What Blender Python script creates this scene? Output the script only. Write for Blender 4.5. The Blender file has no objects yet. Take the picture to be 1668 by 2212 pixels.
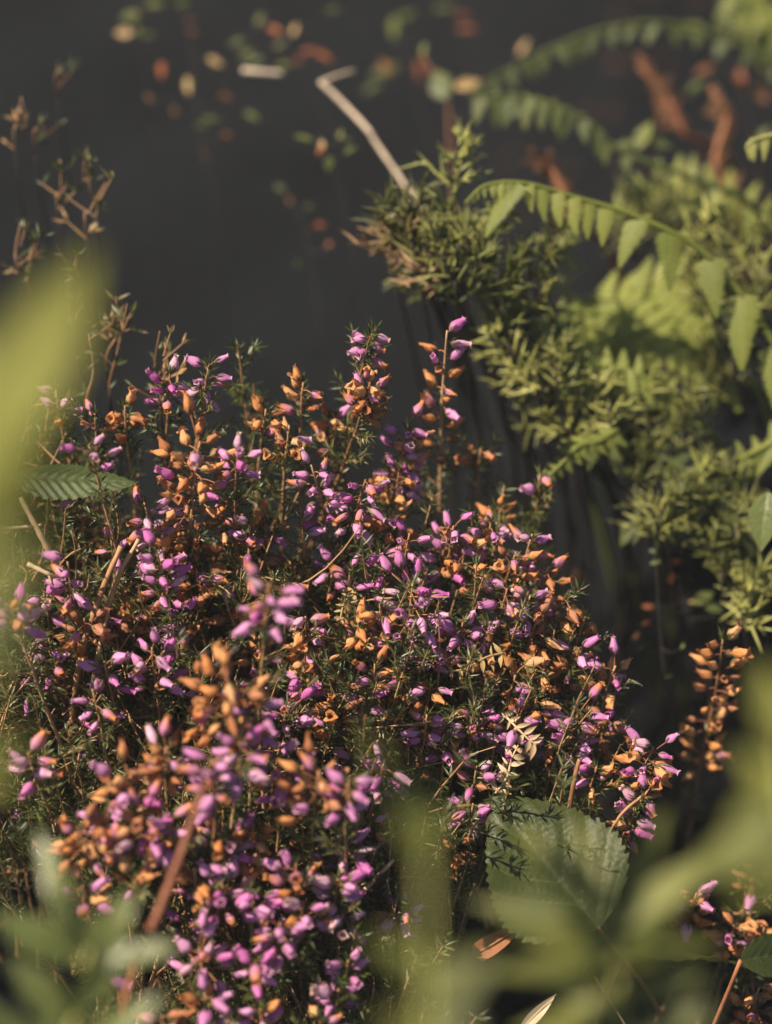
import bpy, math, random
import numpy as np
from mathutils import Vector, Matrix

random.seed(7)
rng = np.random.default_rng(7)
R_ = math.radians
sc = bpy.context.scene
COL = sc.collection

# ------------------------------------------------------------------ camera, sky, sun, exposure
D = 0.65                      # focus distance in metres
PITCH = R_(40)
CAM = Vector((0, 0, 0.70))
FWD = Vector((0, math.cos(PITCH), -math.sin(PITCH)))
UPV = Vector((0, math.sin(PITCH), math.cos(PITCH)))
RGT = Vector((1, 0, 0))
cd = bpy.data.cameras.new('camera')
cam = bpy.data.objects.new('camera', cd)
COL.objects.link(cam)
cam.location = CAM
cam.rotation_euler = (math.pi / 2 - PITCH, 0, 0)
cd.sensor_fit = 'HORIZONTAL'
cd.sensor_width = 24
cd.lens = 60
cd.clip_start = 0.01
cd.clip_end = 500
cd.dof.use_dof = True
cd.dof.focus_distance = D
cd.dof.aperture_fstop = 2.6
cd.dof.aperture_blades = 0
sc.camera = cam

SUN_DIR = Vector((-0.58, -0.10, 0.81)).normalized()
sun_el = math.asin(SUN_DIR.z)
w = bpy.data.worlds.new('World')
sc.world = w
w.use_nodes = True
wn = w.node_tree.nodes
sky = wn.new('ShaderNodeTexSky')
sky.sky_type = 'NISHITA'
sky.sun_disc = False
sky.sun_elevation = sun_el
sky.sun_rotation = math.atan2(SUN_DIR.x, SUN_DIR.y)
bg = wn['Background']
bg.inputs['Strength'].default_value = 0.05
w.node_tree.links.new(sky.outputs[0], bg.inputs['Color'])
sl = bpy.data.lights.new('sun', 'SUN')
sl.energy = 5.0
sl.angle = R_(0.5)
sl.color = (1.0, 0.86, 0.69)
so = bpy.data.objects.new('sun', sl)
COL.objects.link(so)
so.rotation_euler = SUN_DIR.to_track_quat('Z', 'Y').to_euler()
sc.view_settings.view_transform = 'Standard'
sc.view_settings.look = 'None'
sc.view_settings.gamma = 1
sc.view_settings.use_curve_mapping = False
sc.view_settings.exposure = 0.90
sc.cycles.use_denoising = True
sc.cycles.max_bounces = 6
sc.cycles.diffuse_bounces = 4
sc.cycles.transmission_bounces = 4
sc.cycles.sample_clamp_indirect = 4

# ------------------------------------------------------------------ picture plane <-> place
PW, PH = 1668.0, 2212.0       # measuring grid of the photograph
KW = 24 / 60.0 / PW           # metres per grid step and metre of depth


def P(px, py, d):
    if d > D + .01:               # the growth behind the mound stands close behind it
        d = D + .01 + (d - D - .01) * .62
    return CAM + FWD * d + RGT * ((px - PW / 2) * KW * d) + UPV * ((PH / 2 - py) * KW * d)


def mpp(d):
    return KW * d


# ------------------------------------------------------------------ materials
def nodes_of(name):
    m = bpy.data.materials.new(name)
    m.use_nodes = True
    nt = m.node_tree
    for n in list(nt.nodes):
        nt.nodes.remove(n)
    out = nt.nodes.new('ShaderNodeOutputMaterial')
    return m, nt, out


def N(nt, t, **kw):
    n = nt.nodes.new(t)
    for k, v in kw.items():
        setattr(n, k, v)
    return n


def ramp(nt, fac, stops):
    r = N(nt, 'ShaderNodeValToRGB')
    e = r.color_ramp.elements
    while len(e) < len(stops):
        e.new(0.5)
    for el, (p, c) in zip(e, stops):
        el.position = p
        el.color = (*c, 1)
    nt.links.new(fac, r.inputs[0])
    return r.outputs[0]


def mixc(nt, fac, a, b, blend='MIX'):
    m = N(nt, 'ShaderNodeMix', data_type='RGBA', blend_type=blend)
    for s, v in ((m.inputs[0], fac), (m.inputs[6], a), (m.inputs[7], b)):
        if hasattr(v, 'links'):
            nt.links.new(v, s)
        elif isinstance(v, (int, float)):
            s.default_value = v
        else:
            s.default_value = (*v, 1)
    return m.outputs[2]


def math_(nt, op, a, b=None, c=None):
    m = N(nt, 'ShaderNodeMath', operation=op)
    for s, v in zip(m.inputs, (a, b, c)):
        if v is None:
            continue
        if hasattr(v, 'links'):
            nt.links.new(v, s)
        else:
            s.default_value = v
    return m.outputs[0]


def noise(nt, scale, vec=None, detail=3, rough=0.55):
    n = N(nt, 'ShaderNodeTexNoise')
    n.inputs['Scale'].default_value = scale
    n.inputs['Detail'].default_value = detail
    n.inputs['Roughness'].default_value = rough
    if vec is not None:
        nt.links.new(vec, n.inputs['Vector'])
    return n.outputs['Fac']


def coords(nt, which='Object', scale=None):
    tc = N(nt, 'ShaderNodeTexCoord')
    o = tc.outputs[which]
    if scale:
        mp = N(nt, 'ShaderNodeMapping')
        mp.inputs['Scale'].default_value = scale
        nt.links.new(o, mp.inputs['Vector'])
        o = mp.outputs[0]
    return o


def finish(nt, out, col, rough=0.5, spec=0.5, trans=0.0, tcol=None, bump=None, bump_d=0.0002, bump_s=0.4):
    p = N(nt, 'ShaderNodeBsdfPrincipled')
    nt.links.new(col, p.inputs['Base Color'])
    if hasattr(rough, 'links'):
        nt.links.new(rough, p.inputs['Roughness'])
    else:
        p.inputs['Roughness'].default_value = rough
    p.inputs['Specular IOR Level'].default_value = spec
    if bump is not None:
        b = N(nt, 'ShaderNodeBump')
        b.inputs['Strength'].default_value = bump_s
        b.inputs['Distance'].default_value = bump_d
        nt.links.new(bump, b.inputs['Height'])
        nt.links.new(b.outputs[0], p.inputs['Normal'])
    sh = p.outputs[0]
    if trans > 0:
        t = N(nt, 'ShaderNodeBsdfTranslucent')
        nt.links.new(tcol if tcol is not None else col, t.inputs['Color'])
        mx = N(nt, 'ShaderNodeMixShader')
        mx.inputs[0].default_value = trans
        nt.links.new(sh, mx.inputs[1])
        nt.links.new(t.outputs[0], mx.inputs[2])
        sh = mx.outputs[0]
    nt.links.new(sh, out.inputs['Surface'])


def rnd(nt):
    return N(nt, 'ShaderNodeObjectInfo').outputs['Random']


def petal_mat(name, c0, c1, tip=None, tip_at=(0.55, 0.95), trans=0.3, rough=0.48, stops=None, streak=0.35):
    """bell petals: hue differs from bell to bell, fine lengthwise streaks, optionally another colour at the mouth"""
    m, nt, out = nodes_of(name)
    base = ramp(nt, rnd(nt), stops or [(0, c0), (1, c1)])
    st = noise(nt, 1.0, coords(nt, 'Object', (1500, 1500, 130)), 2)
    blot = noise(nt, 420.0, coords(nt), 3)
    col = mixc(nt, math_(nt, 'MULTIPLY', st, streak), base, tuple(min(1, x * 1.5 + 0.05) for x in c1))
    col = mixc(nt, math_(nt, 'MULTIPLY', blot, 0.35), col, tuple(x * 0.5 for x in c0))
    if tip:
        sep = N(nt, 'ShaderNodeSeparateXYZ')
        nt.links.new(coords(nt, 'Generated'), sep.inputs[0])
        mr = N(nt, 'ShaderNodeMapRange')
        mr.inputs[1].default_value, mr.inputs[2].default_value = tip_at
        nt.links.new(math_(nt, 'ADD', sep.outputs[2], math_(nt, 'MULTIPLY', math_(nt, 'SUBTRACT', blot, 0.5), 0.5)), mr.inputs[0])
        col = mixc(nt, mr.outputs[0], col, tip)
    finish(nt, out, col, rough, 0.28, trans, None, math_(nt, 'ADD', st, math_(nt, 'MULTIPLY', blot, 1.2)), 0.0005, 0.6)
    return m


M = {}
M['petal'] = petal_mat('petal_purple', (0.47, 0.125, 0.33), (0.76, 0.35, 0.60), tip=(0.76, 0.42, 0.56), tip_at=(0.72, 1.05))
M['petal_deep'] = petal_mat('petal_magenta', (0.50, 0.10, 0.34), (0.65, 0.20, 0.49))
M['petal_pale'] = petal_mat('petal_pale_pink', (0.58, 0.25, 0.46), (0.68, 0.42, 0.52), tip=(0.66, 0.42, 0.36))
M['petal_fade'] = petal_mat('petal_fading', (0.50, 0.16, 0.38), (0.60, 0.26, 0.36), tip=(0.56, 0.22, 0.07), tip_at=(0.3, 0.8))
M['dry'] = petal_mat('petal_withered_orange', (0.46, 0.135, 0.03), (0.66, 0.28, 0.085), trans=0.28, rough=0.6,
                     tip=(0.34, 0.15, 0.06), tip_at=(.75, 1.1), stops=[(0, (0.26, 0.095, 0.04)), (0.12, (0.42, 0.19, 0.14)), (0.3, (0.52, 0.19, 0.055)), (0.6, (0.66, 0.30, 0.10)), (.85, (0.70, 0.39, 0.17)), (1, (0.62, 0.40, 0.22))])
M['dry_brown'] = petal_mat('petal_withered_brown', (0.24, 0.07, 0.022), (0.48, 0.20, 0.075), trans=0.2, rough=0.65)


def simple(name, stops, nscale=60, rough=0.55, spec=0.4, trans=0.0, tc=None, bump_d=0.0002, use_rnd=True, bs=0.4):
    m, nt, out = nodes_of(name)
    n = noise(nt, nscale, coords(nt), 4)
    f = n
    if use_rnd:
        f = math_(nt, 'ADD', math_(nt, 'MULTIPLY', n, 0.7), math_(nt, 'MULTIPLY', rnd(nt), 0.35))
    col = ramp(nt, f, stops)
    t = None
    if trans and tc:
        t = mixc(nt, 0.75, col, tc)
    finish(nt, out, col, rough, spec, trans, t, n, bump_d, bs)
    return m


M['calyx'] = simple('calyx', [(0.3, (0.10, 0.05, 0.03)), (0.7, (0.12, 0.13, 0.04))], 300)
M['stem'] = simple('stem_tan', [(0.25, (0.17, 0.075, 0.03)), (0.5, (0.36, 0.19, 0.085)), (0.75, (0.46, 0.29, 0.15))], 130, 0.7, bump_d=0.0003)
M['stem_red'] = simple('stem_red', [(0.3, (0.17, 0.05, 0.025)), (0.7, (0.34, 0.14, 0.06))], 150, 0.65)
M['stem_dark'] = simple('stem_dark', [(0.3, (0.011, 0.009, 0.007)), (0.7, (0.024, 0.017, 0.012))], 150, 0.7)  # unlit look put into the colour, so stems sink into the dark
M['needle'] = simple('needle_green', [(0.25, (0.028, 0.042, 0.010)), (0.55, (0.065, 0.085, 0.02)), (0.8, (0.14, 0.14, 0.04))], 140, 0.4, 0.5, 0.12, (0.16, 0.2, 0.04))
M['needle_fill'] = simple('needle_undergrowth', [(0.32, (0.026, 0.04, 0.010)), (0.48, (0.06, 0.078, 0.02)), (0.58, (0.13, 0.12, 0.04)), (0.70, (0.36, 0.21, 0.09))], 45, 0.4, 0.5, 0.12, (0.16, 0.2, 0.04))
M['gorse'] = simple('gorse_green', [(0.25, (0.085, 0.098, 0.022)), (0.55, (0.19, 0.195, 0.048)), (0.8, (0.38, 0.36, 0.13))], 60, 0.45, 0.4, 0.12, (0.3, 0.34, 0.08))
M['gorse_dark'] = simple('gorse_dark_green', [(0.25, (0.045, 0.052, 0.012)), (0.55, (0.105, 0.108, 0.026)), (0.8, (0.24, 0.22, 0.07))], 60, 0.45, 0.4, 0.12, (0.18, 0.2, 0.05))
M['gorse_dead'] = simple('gorse_dead', [(0.25, (0.16, 0.09, 0.04)), (0.75, (0.46, 0.32, 0.17))], 80, 0.65, 0.3, 0.1)
M['gorse_light'] = simple('gorse_light_green', [(0.25, (0.20, 0.215, 0.05)), (0.75, (0.42, 0.41, 0.12))], 60, 0.45, 0.4, 0.15, (0.4, 0.44, 0.1))
M['fern'] = simple('fern_green', [(0.25, (0.12, 0.15, 0.028)), (0.75, (0.25, 0.27, 0.055))], 70, 0.5, 0.3, 0.35, (0.38, 0.40, 0.06))
M['fern_dull'] = simple('fern_dull_green', [(0.25, (0.06, 0.08, 0.025)), (0.75, (0.13, 0.15, 0.045))], 70, 0.5, 0.3, 0.3, (0.2, 0.22, 0.05))
M['fern_yellow'] = simple('fern_yellow_green', [(0.25, (0.17, 0.21, 0.045)), (0.75, (0.32, 0.34, 0.085))], 50, 0.5, 0.3, 0.35, (0.42, 0.44, 0.08))
M['fern_dead'] = simple('fern_dead_brown', [(0.25, (0.07, 0.03, 0.016)), (0.75, (0.21, 0.105, 0.045))], 70, 0.7, 0.2, 0.25)
M['fern_dry'] = simple('fern_dry_brown', [(0.25, (0.13, 0.05, 0.022)), (0.75, (0.36, 0.17, 0.07))], 70, 0.7, 0.2, 0.25)
M['straw'] = simple('straw_tan', [(0.25, (0.40, 0.25, 0.12)), (0.75, (0.62, 0.46, 0.28))], 90, 0.6, 0.3, 0.12)
M['twig_pale'] = simple('twig_pale', [(0.25, (0.42, 0.32, 0.22)), (0.75, (0.66, 0.54, 0.40))], 120, 0.7, 0.3)
M['rust'] = simple('leaf_rust', [(0.25, (0.16, 0.045, 0.018)), (0.75, (0.40, 0.14, 0.05))], 90, 0.6, 0.3, 0.25)
M['tanleaf'] = simple('leaf_tan', [(0.25, (0.32, 0.20, 0.08)), (0.75, (0.50, 0.36, 0.17))], 90, 0.6, 0.3, 0.2)
M['smallgreen'] = simple('leaf_small_green', [(0.25, (0.055, 0.075, 0.018)), (0.75, (0.16, 0.175, 0.045))], 30, 0.5, 0.3, 0.3, (0.22, 0.24, 0.05))


def leaf_mat(name, dark, light, vein, rough, trans, tc, nveins=8, slant=2.4, spec=0.4, bs=0.22):
    """broad leaf: lateral veins from the leaf's own length and width coordinates"""
    m, nt, out = nodes_of(name)
    uv = coords(nt, 'UV')
    sep = N(nt, 'ShaderNodeSeparateXYZ')
    nt.links.new(uv, sep.inputs[0])
    t, s = sep.outputs[0], math_(nt, 'ABSOLUTE', sep.outputs[1])
    ph = math_(nt, 'SUBTRACT', math_(nt, 'MULTIPLY', t, nveins), math_(nt, 'MULTIPLY', s, slant))
    fr = math_(nt, 'FRACT', math_(nt, 'ADD', ph, 20.0))
    tri = math_(nt, 'ABSOLUTE', math_(nt, 'SUBTRACT', fr, 0.5))           # .5 on the vein
    lat = math_(nt, 'GREATER_THAN', tri, 0.465)
    mid = math_(nt, 'LESS_THAN', s, 0.022)
    v = math_(nt, 'MAXIMUM', lat, mid)
    ncell = N(nt, 'ShaderNodeTexVoronoi')
    ncell.inputs['Scale'].default_value = 620
    nt.links.new(coords(nt), ncell.inputs['Vector'])
    big = noise(nt, 55, coords(nt), 4)
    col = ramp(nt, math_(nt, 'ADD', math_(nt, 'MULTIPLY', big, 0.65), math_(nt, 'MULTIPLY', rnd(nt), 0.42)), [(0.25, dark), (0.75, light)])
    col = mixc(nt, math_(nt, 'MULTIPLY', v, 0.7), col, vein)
    h = math_(nt, 'ADD', math_(nt, 'MULTIPLY', ncell.outputs['Distance'], 1.0), math_(nt, 'MULTIPLY', big, 0.6))
    rg = math_(nt, 'ADD', rough - 0.1, math_(nt, 'MULTIPLY', big, 0.25))
    tcol = mixc(nt, 0.7, col, tc)
    finish(nt, out, col, rg, spec, trans, tcol, h, 0.0006, bs)
    return m


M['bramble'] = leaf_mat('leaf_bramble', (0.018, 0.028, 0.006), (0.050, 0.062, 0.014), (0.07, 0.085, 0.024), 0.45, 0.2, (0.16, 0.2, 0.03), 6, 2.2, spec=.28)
M['nettle'] = leaf_mat('leaf_nettle', (0.04, 0.058, 0.014), (0.08, 0.098, 0.026), (0.05, 0.07, 0.02), 0.55, 0.15, (0.15, 0.22, 0.05), 12, 2.0)
M['leaf_near'] = leaf_mat('leaf_yellow_green', (0.065, 0.085, 0.018), (0.24, 0.245, 0.05), (0.34, 0.35, 0.11), 0.5, 0.42, (0.33, 0.34, 0.05), bs=0.2)
M['leaf_glossy'] = leaf_mat('leaf_glossy_green', (0.06, 0.08, 0.018), (0.13, 0.15, 0.04), (0.2, 0.24, 0.09), 0.36, 0.2, (0.22, 0.28, 0.05), spec=0.5, bs=0.25)


def soil_mat():
    m, nt, out = nodes_of('soil_peat')
    c = coords(nt)
    n1 = noise(nt, 22, c, 6, 0.65)
    n2 = noise(nt, 160, c, 4)
    col = ramp(nt, n1, [(0.3, (0.003, 0.004, 0.005)), (0.7, (0.006, 0.0075, 0.009))])  # peat coloured near black, standing in for shade in the hollow
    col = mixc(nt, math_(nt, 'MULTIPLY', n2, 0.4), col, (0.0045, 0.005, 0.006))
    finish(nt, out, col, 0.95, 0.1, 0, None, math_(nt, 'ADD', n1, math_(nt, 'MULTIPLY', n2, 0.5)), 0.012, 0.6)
    return m


M['soil'] = soil_mat()


# ------------------------------------------------------------------ mesh tools
class MB:
    def __init__(self):
        self.v, self.f, self.n, self.mi, self.uv = [], [], 0, [], None

    def add(self, v, f, mi=0):
        v = np.asarray(v, float).reshape(-1, 3)
        self.v.append(v)
        n = self.n
        for q in f:
            self.f.append(tuple(int(i) + n for i in q))
        self.mi += [mi] * len(f)
        self.n += len(v)

    def tube(self, pts, rad, sides=6, mi=0, cap=True):
        pts = np.asarray([tuple(p) for p in pts], float)
        k = len(pts)
        rad = np.broadcast_to(np.asarray(rad, float), (k,))
        tg = np.gradient(pts, axis=0)
        tg /= np.linalg.norm(tg, axis=1)[:, None] + 1e-12
        ref = np.array([0.31, 0.87, 0.39])
        if abs(tg[0] @ ref) > 0.9:
            ref = np.array([0.9, -0.1, 0.4])
        a = np.cross(tg, ref)
        a /= np.linalg.norm(a, axis=1)[:, None] + 1e-12
        b = np.cross(tg, a)
        th = np.arange(sides) * 2 * math.pi / sides
        ring = a[:, None, :] * np.cos(th)[None, :, None] + b[:, None, :] * np.sin(th)[None, :, None]
        v = (pts[:, None, :] + ring * rad[:, None, None]).reshape(-1, 3)
        f = []
        for i in range(k - 1):
            for j in range(sides):
                j2 = (j + 1) % sides
                f.append((i * sides + j, i * sides + j2, (i + 1) * sides + j2, (i + 1) * sides + j))
        if cap:
            f.append(tuple(range(sides))[::-1])
            f.append(tuple((k - 1) * sides + j for j in range(sides)))
        self.add(v, f, mi)

    def mesh(self, name, mats, smooth=True):
        me = bpy.data.meshes.new(name)
        v = np.concatenate(self.v) if self.v else np.zeros((0, 3))
        me.from_pydata(v.tolist(), [], self.f)
        for m in mats:
            me.materials.append(M[m] if isinstance(m, str) else m)
        if len(mats) > 1:
            me.polygons.foreach_set('material_index', self.mi)
        if smooth:
            me.polygons.foreach_set('use_smooth', [True] * len(me.polygons))
        if self.uv is not None:
            lay = me.uv_layers.new(name='UVMap')
            li = np.empty(len(me.loops), int)
            me.loops.foreach_get('vertex_index', li)
            lay.data.foreach_set('uv', np.asarray(self.uv)[li].astype(float).ravel())
        me.update()
        return me


def put(name, me, parent=None, mat=None, basis=None, loc=None):
    o = bpy.data.objects.new(name, me)
    COL.objects.link(o)
    if parent:
        o.parent = parent
    if basis is not None:
        o.matrix_basis = basis
    if loc is not None:
        o.location = loc
    if mat:
        o.material_slots[0].link = 'OBJECT'
        o.material_slots[0].material = M[mat]
    return o


def thing(name, label, cat, loc, group=None):
    o = bpy.data.objects.new(name, None)
    COL.objects.link(o)
    o.empty_display_size = 0.01
    o.location = loc
    o['label'] = label
    o['category'] = cat
    if group:
        o['group'] = group
    return o


def needle_arrays(o, d, L, W, up=None):
    """folded lance-shaped needles: 5 points and 4 triangles each"""
    n = len(o)
    d = d / (np.linalg.norm(d, axis=1)[:, None] + 1e-9)
    ref = rng.normal(size=(n, 3))
    s = np.cross(d, ref)
    s /= np.linalg.norm(s, axis=1)[:, None] + 1e-9
    h = np.cross(s, d)
    L = np.asarray(L)[:, None]
    W = np.asarray(W)[:, None]
    droop = h * (L * 0.08)
    v = np.stack([o, o + d * L * .45 + s * W - h * W * .5, o + d * L * .45 - s * W - h * W * .5,
                  o + d * L * .5 + h * W * .25, o + d * L - droop], 1).reshape(-1, 3)
    t = np.array([[0, 1, 3], [0, 3, 2], [1, 4, 3], [3, 4, 2]])
    f = (np.arange(n)[:, None, None] * 5 + t[None]).reshape(-1, 3)
    return v, f


def big_mesh(name, v, f, mat):
    me = bpy.data.meshes.new(name)
    me.vertices.add(len(v))
    me.vertices.foreach_set('co', np.asarray(v, np.float32).ravel())
    me.loops.add(f.size)
    me.loops.foreach_set('vertex_index', f.ravel().astype(np.int32))
    me.polygons.add(len(f))
    me.polygons.foreach_set('loop_start', np.arange(0, f.size, 3, dtype=np.int32))
    me.materials.append(M[mat])
    me.update(calc_edges=True)
    me.validate()
    return me


# ------------------------------------------------------------------ terrain
def base_depth(py):
    return D + (1400 - py) * 0.00003


_a, _b = P(834, 2200, base_depth(2200)), P(834, 700, base_depth(700))
SLOPE = (_b.z - _a.z) / (_b.y - _a.y)
HOLLOW = 0.03
poly_px = [(-900, 330), (0, 480), (170, 640), (330, 880), (560, 930), (760, 930), (980, 1060), (1150, 1180),
           (1240, 1380), (1310, 1580), (1330, 1650), (1050, 1690), (980, 1900), (960, 2900), (420, 2900), (330, 2120), (150, 1880), (-60, 1800), (-900, 1760)]
POLY = np.array([[P(x, y, base_depth(y)).x, P(x, y, base_depth(y)).y] for x, y in poly_px])


def poly_dist(x, y):
    """signed distance to the mound's outline, negative inside"""
    x = np.asarray(x, float)
    y = np.asarray(y, float)
    d = np.full(x.shape, 1e9)
    inside = np.zeros(x.shape, bool)
    n = len(POLY)
    for i in range(n):
        ax, ay = POLY[i]
        bx, by = POLY[(i + 1) % n]
        ex, ey = bx - ax, by - ay
        t = np.clip(((x - ax) * ex + (y - ay) * ey) / (ex * ex + ey * ey), 0, 1)
        d = np.minimum(d, np.hypot(x - ax - t * ex, y - ay - t * ey))
        c = ((ay > y) != (by > y)) & (x < ex * (y - ay) / (ey if abs(ey) > 1e-12 else 1e-12) + ax)
        inside ^= c
    return np.where(inside, -d, d)


def canopy(x, y):
    return np.clip(_a.z + SLOPE * (np.asarray(y, float) - _a.y), 0.10, 0.52)


def ground(x, y):
    x = np.asarray(x, float)
    y = np.asarray(y, float)
    s = np.clip((poly_dist(x, y) + 0.02) / 0.09, 0, 1)
    s = s * s * (3 - 2 * s)
    inn = canopy(x, y) - 0.085
    r = np.hypot(x, y - 0.5)
    hol = HOLLOW + 0.012 * np.sin(x * 23 + 1) * np.cos(y * 19) + 0.02 * np.sin(x * 7) * np.sin(y * 5 + 1) * np.clip(r, 0, 3)
    sx = np.clip((x - .05) / .09, 0, 1)
    sy = np.clip((y - .56 - .02 * np.sin(x * 31)) / .12, 0, 1)
    hol = hol + .15 * sx * sx * (3 - 2 * sx) * sy * sy * (3 - 2 * sy)
    hol = hol + 0.25 * np.clip((r - 1.6) / 8, 0, 1)
    return inn * (1 - s) + hol * s


def axis_pts(a, b, fine, far):
    f = np.arange(a, b + 1e-6, fine)
    g = [1]
    st = fine
    lo, hi = [a], [b]
    while hi[-1] < far:
        st *= 1.35
        lo.append(lo[-1] - st)
        hi.append(hi[-1] + st)
    return np.concatenate([np.array(lo[1:][::-1]), f, np.array(hi[1:])])


gx = axis_pts(-0.75, 0.75, 0.012, 60)
gy = axis_pts(-0.1, 1.6, 0.012, 60)
GX, GY = np.meshgrid(gx, gy)
GZ = ground(GX, GY) + rng.normal(size=GX.shape) * 0.0015
gv = np.stack([GX, GY, GZ], -1).reshape(-1, 3)
nx, ny = len(gx), len(gy)
mb = MB()
mb.add(gv, [(j * nx + i, j * nx + i + 1, (j + 1) * nx + i + 1, (j + 1) * nx + i) for j in range(ny - 1) for i in range(nx - 1)])
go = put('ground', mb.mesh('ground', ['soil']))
go['kind'] = 'structure'
go['label'] = 'peaty soil of the bank and hollow, coloured near black for shade'


# ------------------------------------------------------------------ heather bells
def bell_mesh(name, shape, with_calyx=True, bell=True, seed=0):
    r = random.Random(seed)
    mb = MB()
    Ln = 0.0062
    seg = 12
    if shape == 'fresh':
        prof = [(0.0, .25), (.04, .62), (.14, 1.15), (.28, 1.58), (.42, 1.66), (.58, 1.45), (.74, 1.10), (.86, .86), (.93, .84), (1.0, 1.12)]
    elif shape == 'slim':
        prof = [(0.0, .25), (.05, .55), (.16, .98), (.3, 1.25), (.46, 1.30), (.62, 1.2), (.78, 1.0), (.88, .86), (.94, .86), (1.0, 1.2)]
    else:
        prof = [(0.0, .22), (.05, .6), (.15, 1.1), (.3, 1.5), (.45, 1.52), (.6, 1.28), (.74, .98), (.86, .70), (.94, .56), (1.0, .66)]
    if bell:
        vs, fs = [], []
        bx, by = r.uniform(-.5, .5), r.uniform(-.5, .5)
        k1, k2, p1, p2 = r.uniform(2, 4), r.uniform(2, 5), r.uniform(0, 6), r.uniform(0, 6)
        sq = r.uniform(.82, 1.0)
        for i, (t, rr) in enumerate(prof):
            for j in range(seg):
                th = 2 * math.pi * j / seg
                q = rr * (1 + .055 * math.cos(4 * th))
                z = t
                if shape in ('dry', 'torn'):
                    q *= 1 + .17 * math.sin(3 * th + p1 + 5 * t) + .13 * math.sin(5 * th + p2 - 7 * t) + r.uniform(-.06, .06)
                    if i == len(prof) - 1:
                        z += .10 * math.sin(2 * th + p1) + .05 * r.random()
                        if shape == 'torn':
                            q *= 1.9
                            z -= .12 * r.random()
                    if shape == 'torn' and i >= len(prof) - 3:
                        q *= 1.5
                elif i == len(prof) - 1:
                    lobe = .5 + .5 * math.cos(4 * th)
                    z = 1.0 + .05 * lobe - .05 + r.uniform(-.02, .02)
                    q = rr * (.82 + .42 * lobe)
                if shape in ('fresh', 'slim'):
                    q *= 1 + .07 * math.sin(2 * th + p1 + k1 * t) + r.uniform(-.025, .025)
                x = q * math.cos(th) * .001 + bx * .0012 * t * t
                y = q * math.sin(th) * .001 * sq + by * .0012 * t * t
                vs.append((x, y, z * Ln))
        for i in range(len(prof) - 1):
            for j in range(seg):
                j2 = (j + 1) % seg
                fs.append((i * seg + j, i * seg + j2, (i + 1) * seg + j2, (i + 1) * seg + j))
        fs.append(tuple(range(seg))[::-1])
        # floor inside the mouth, so that one looks into a cup
        mb.add(vs, fs, 0)
        if shape in ('fresh', 'slim'):
            mb.tube([(bx * .0006, by * .0006, .004), (bx * .0012, by * .0012, Ln * 1.1)], [.00012, .00022], 5, 1)
    if with_calyx:
        for k in range(4):
            th = k * math.pi / 2 + r.uniform(-.2, .2)
            c, s = math.cos(th), math.sin(th)
            pr = [(.0002, .3, 0), (.0010, .62, .0006), (.0016, .5, .0014), (.00195 if shape != 'dry' else .0021, .03, .0028)]
            vs = []
            for rad, wd, z in pr:
                w2 = wd * .00075
                vs += [(c * rad - s * w2, s * rad + c * w2, z), (c * (rad + .0002), s * (rad + .0002), z), (c * rad + s * w2, s * rad - c * w2, z)]
            fs = []
            for i in range(3):
                for j in range(2):
                    fs.append((i * 3 + j, i * 3 + j + 1, (i + 1) * 3 + j + 1, (i + 1) * 3 + j))
            mb.add(vs, fs, 1 if bell else 0)
    return mb.mesh(name, ['petal', 'calyx'] if bell else ['calyx'])


BELL = {}
for kind, shp, cnt in (('fresh', 'fresh', 5), ('slim', 'slim', 4), ('dry', 'dry', 6), ('torn', 'torn', 4)):
    BELL[kind] = [bell_mesh('bell_' + kind, shp, True, True, 10 + i * 7) for i in range(cnt)]
    BELL[kind + '_bare'] = [bell_mesh('bell_' + kind, shp, False, True, 10 + i * 7) for i in range(cnt)]
CALYX = [bell_mesh('calyx', 'fresh', True, False, s) for s in (3, 8)]


def frame_z(d, spin):
    d = d.normalized()
    q = d.to_track_quat('Z', 'Y')
    return q.to_matrix() @ Matrix.Rotation(spin, 3, 'Z')


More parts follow.
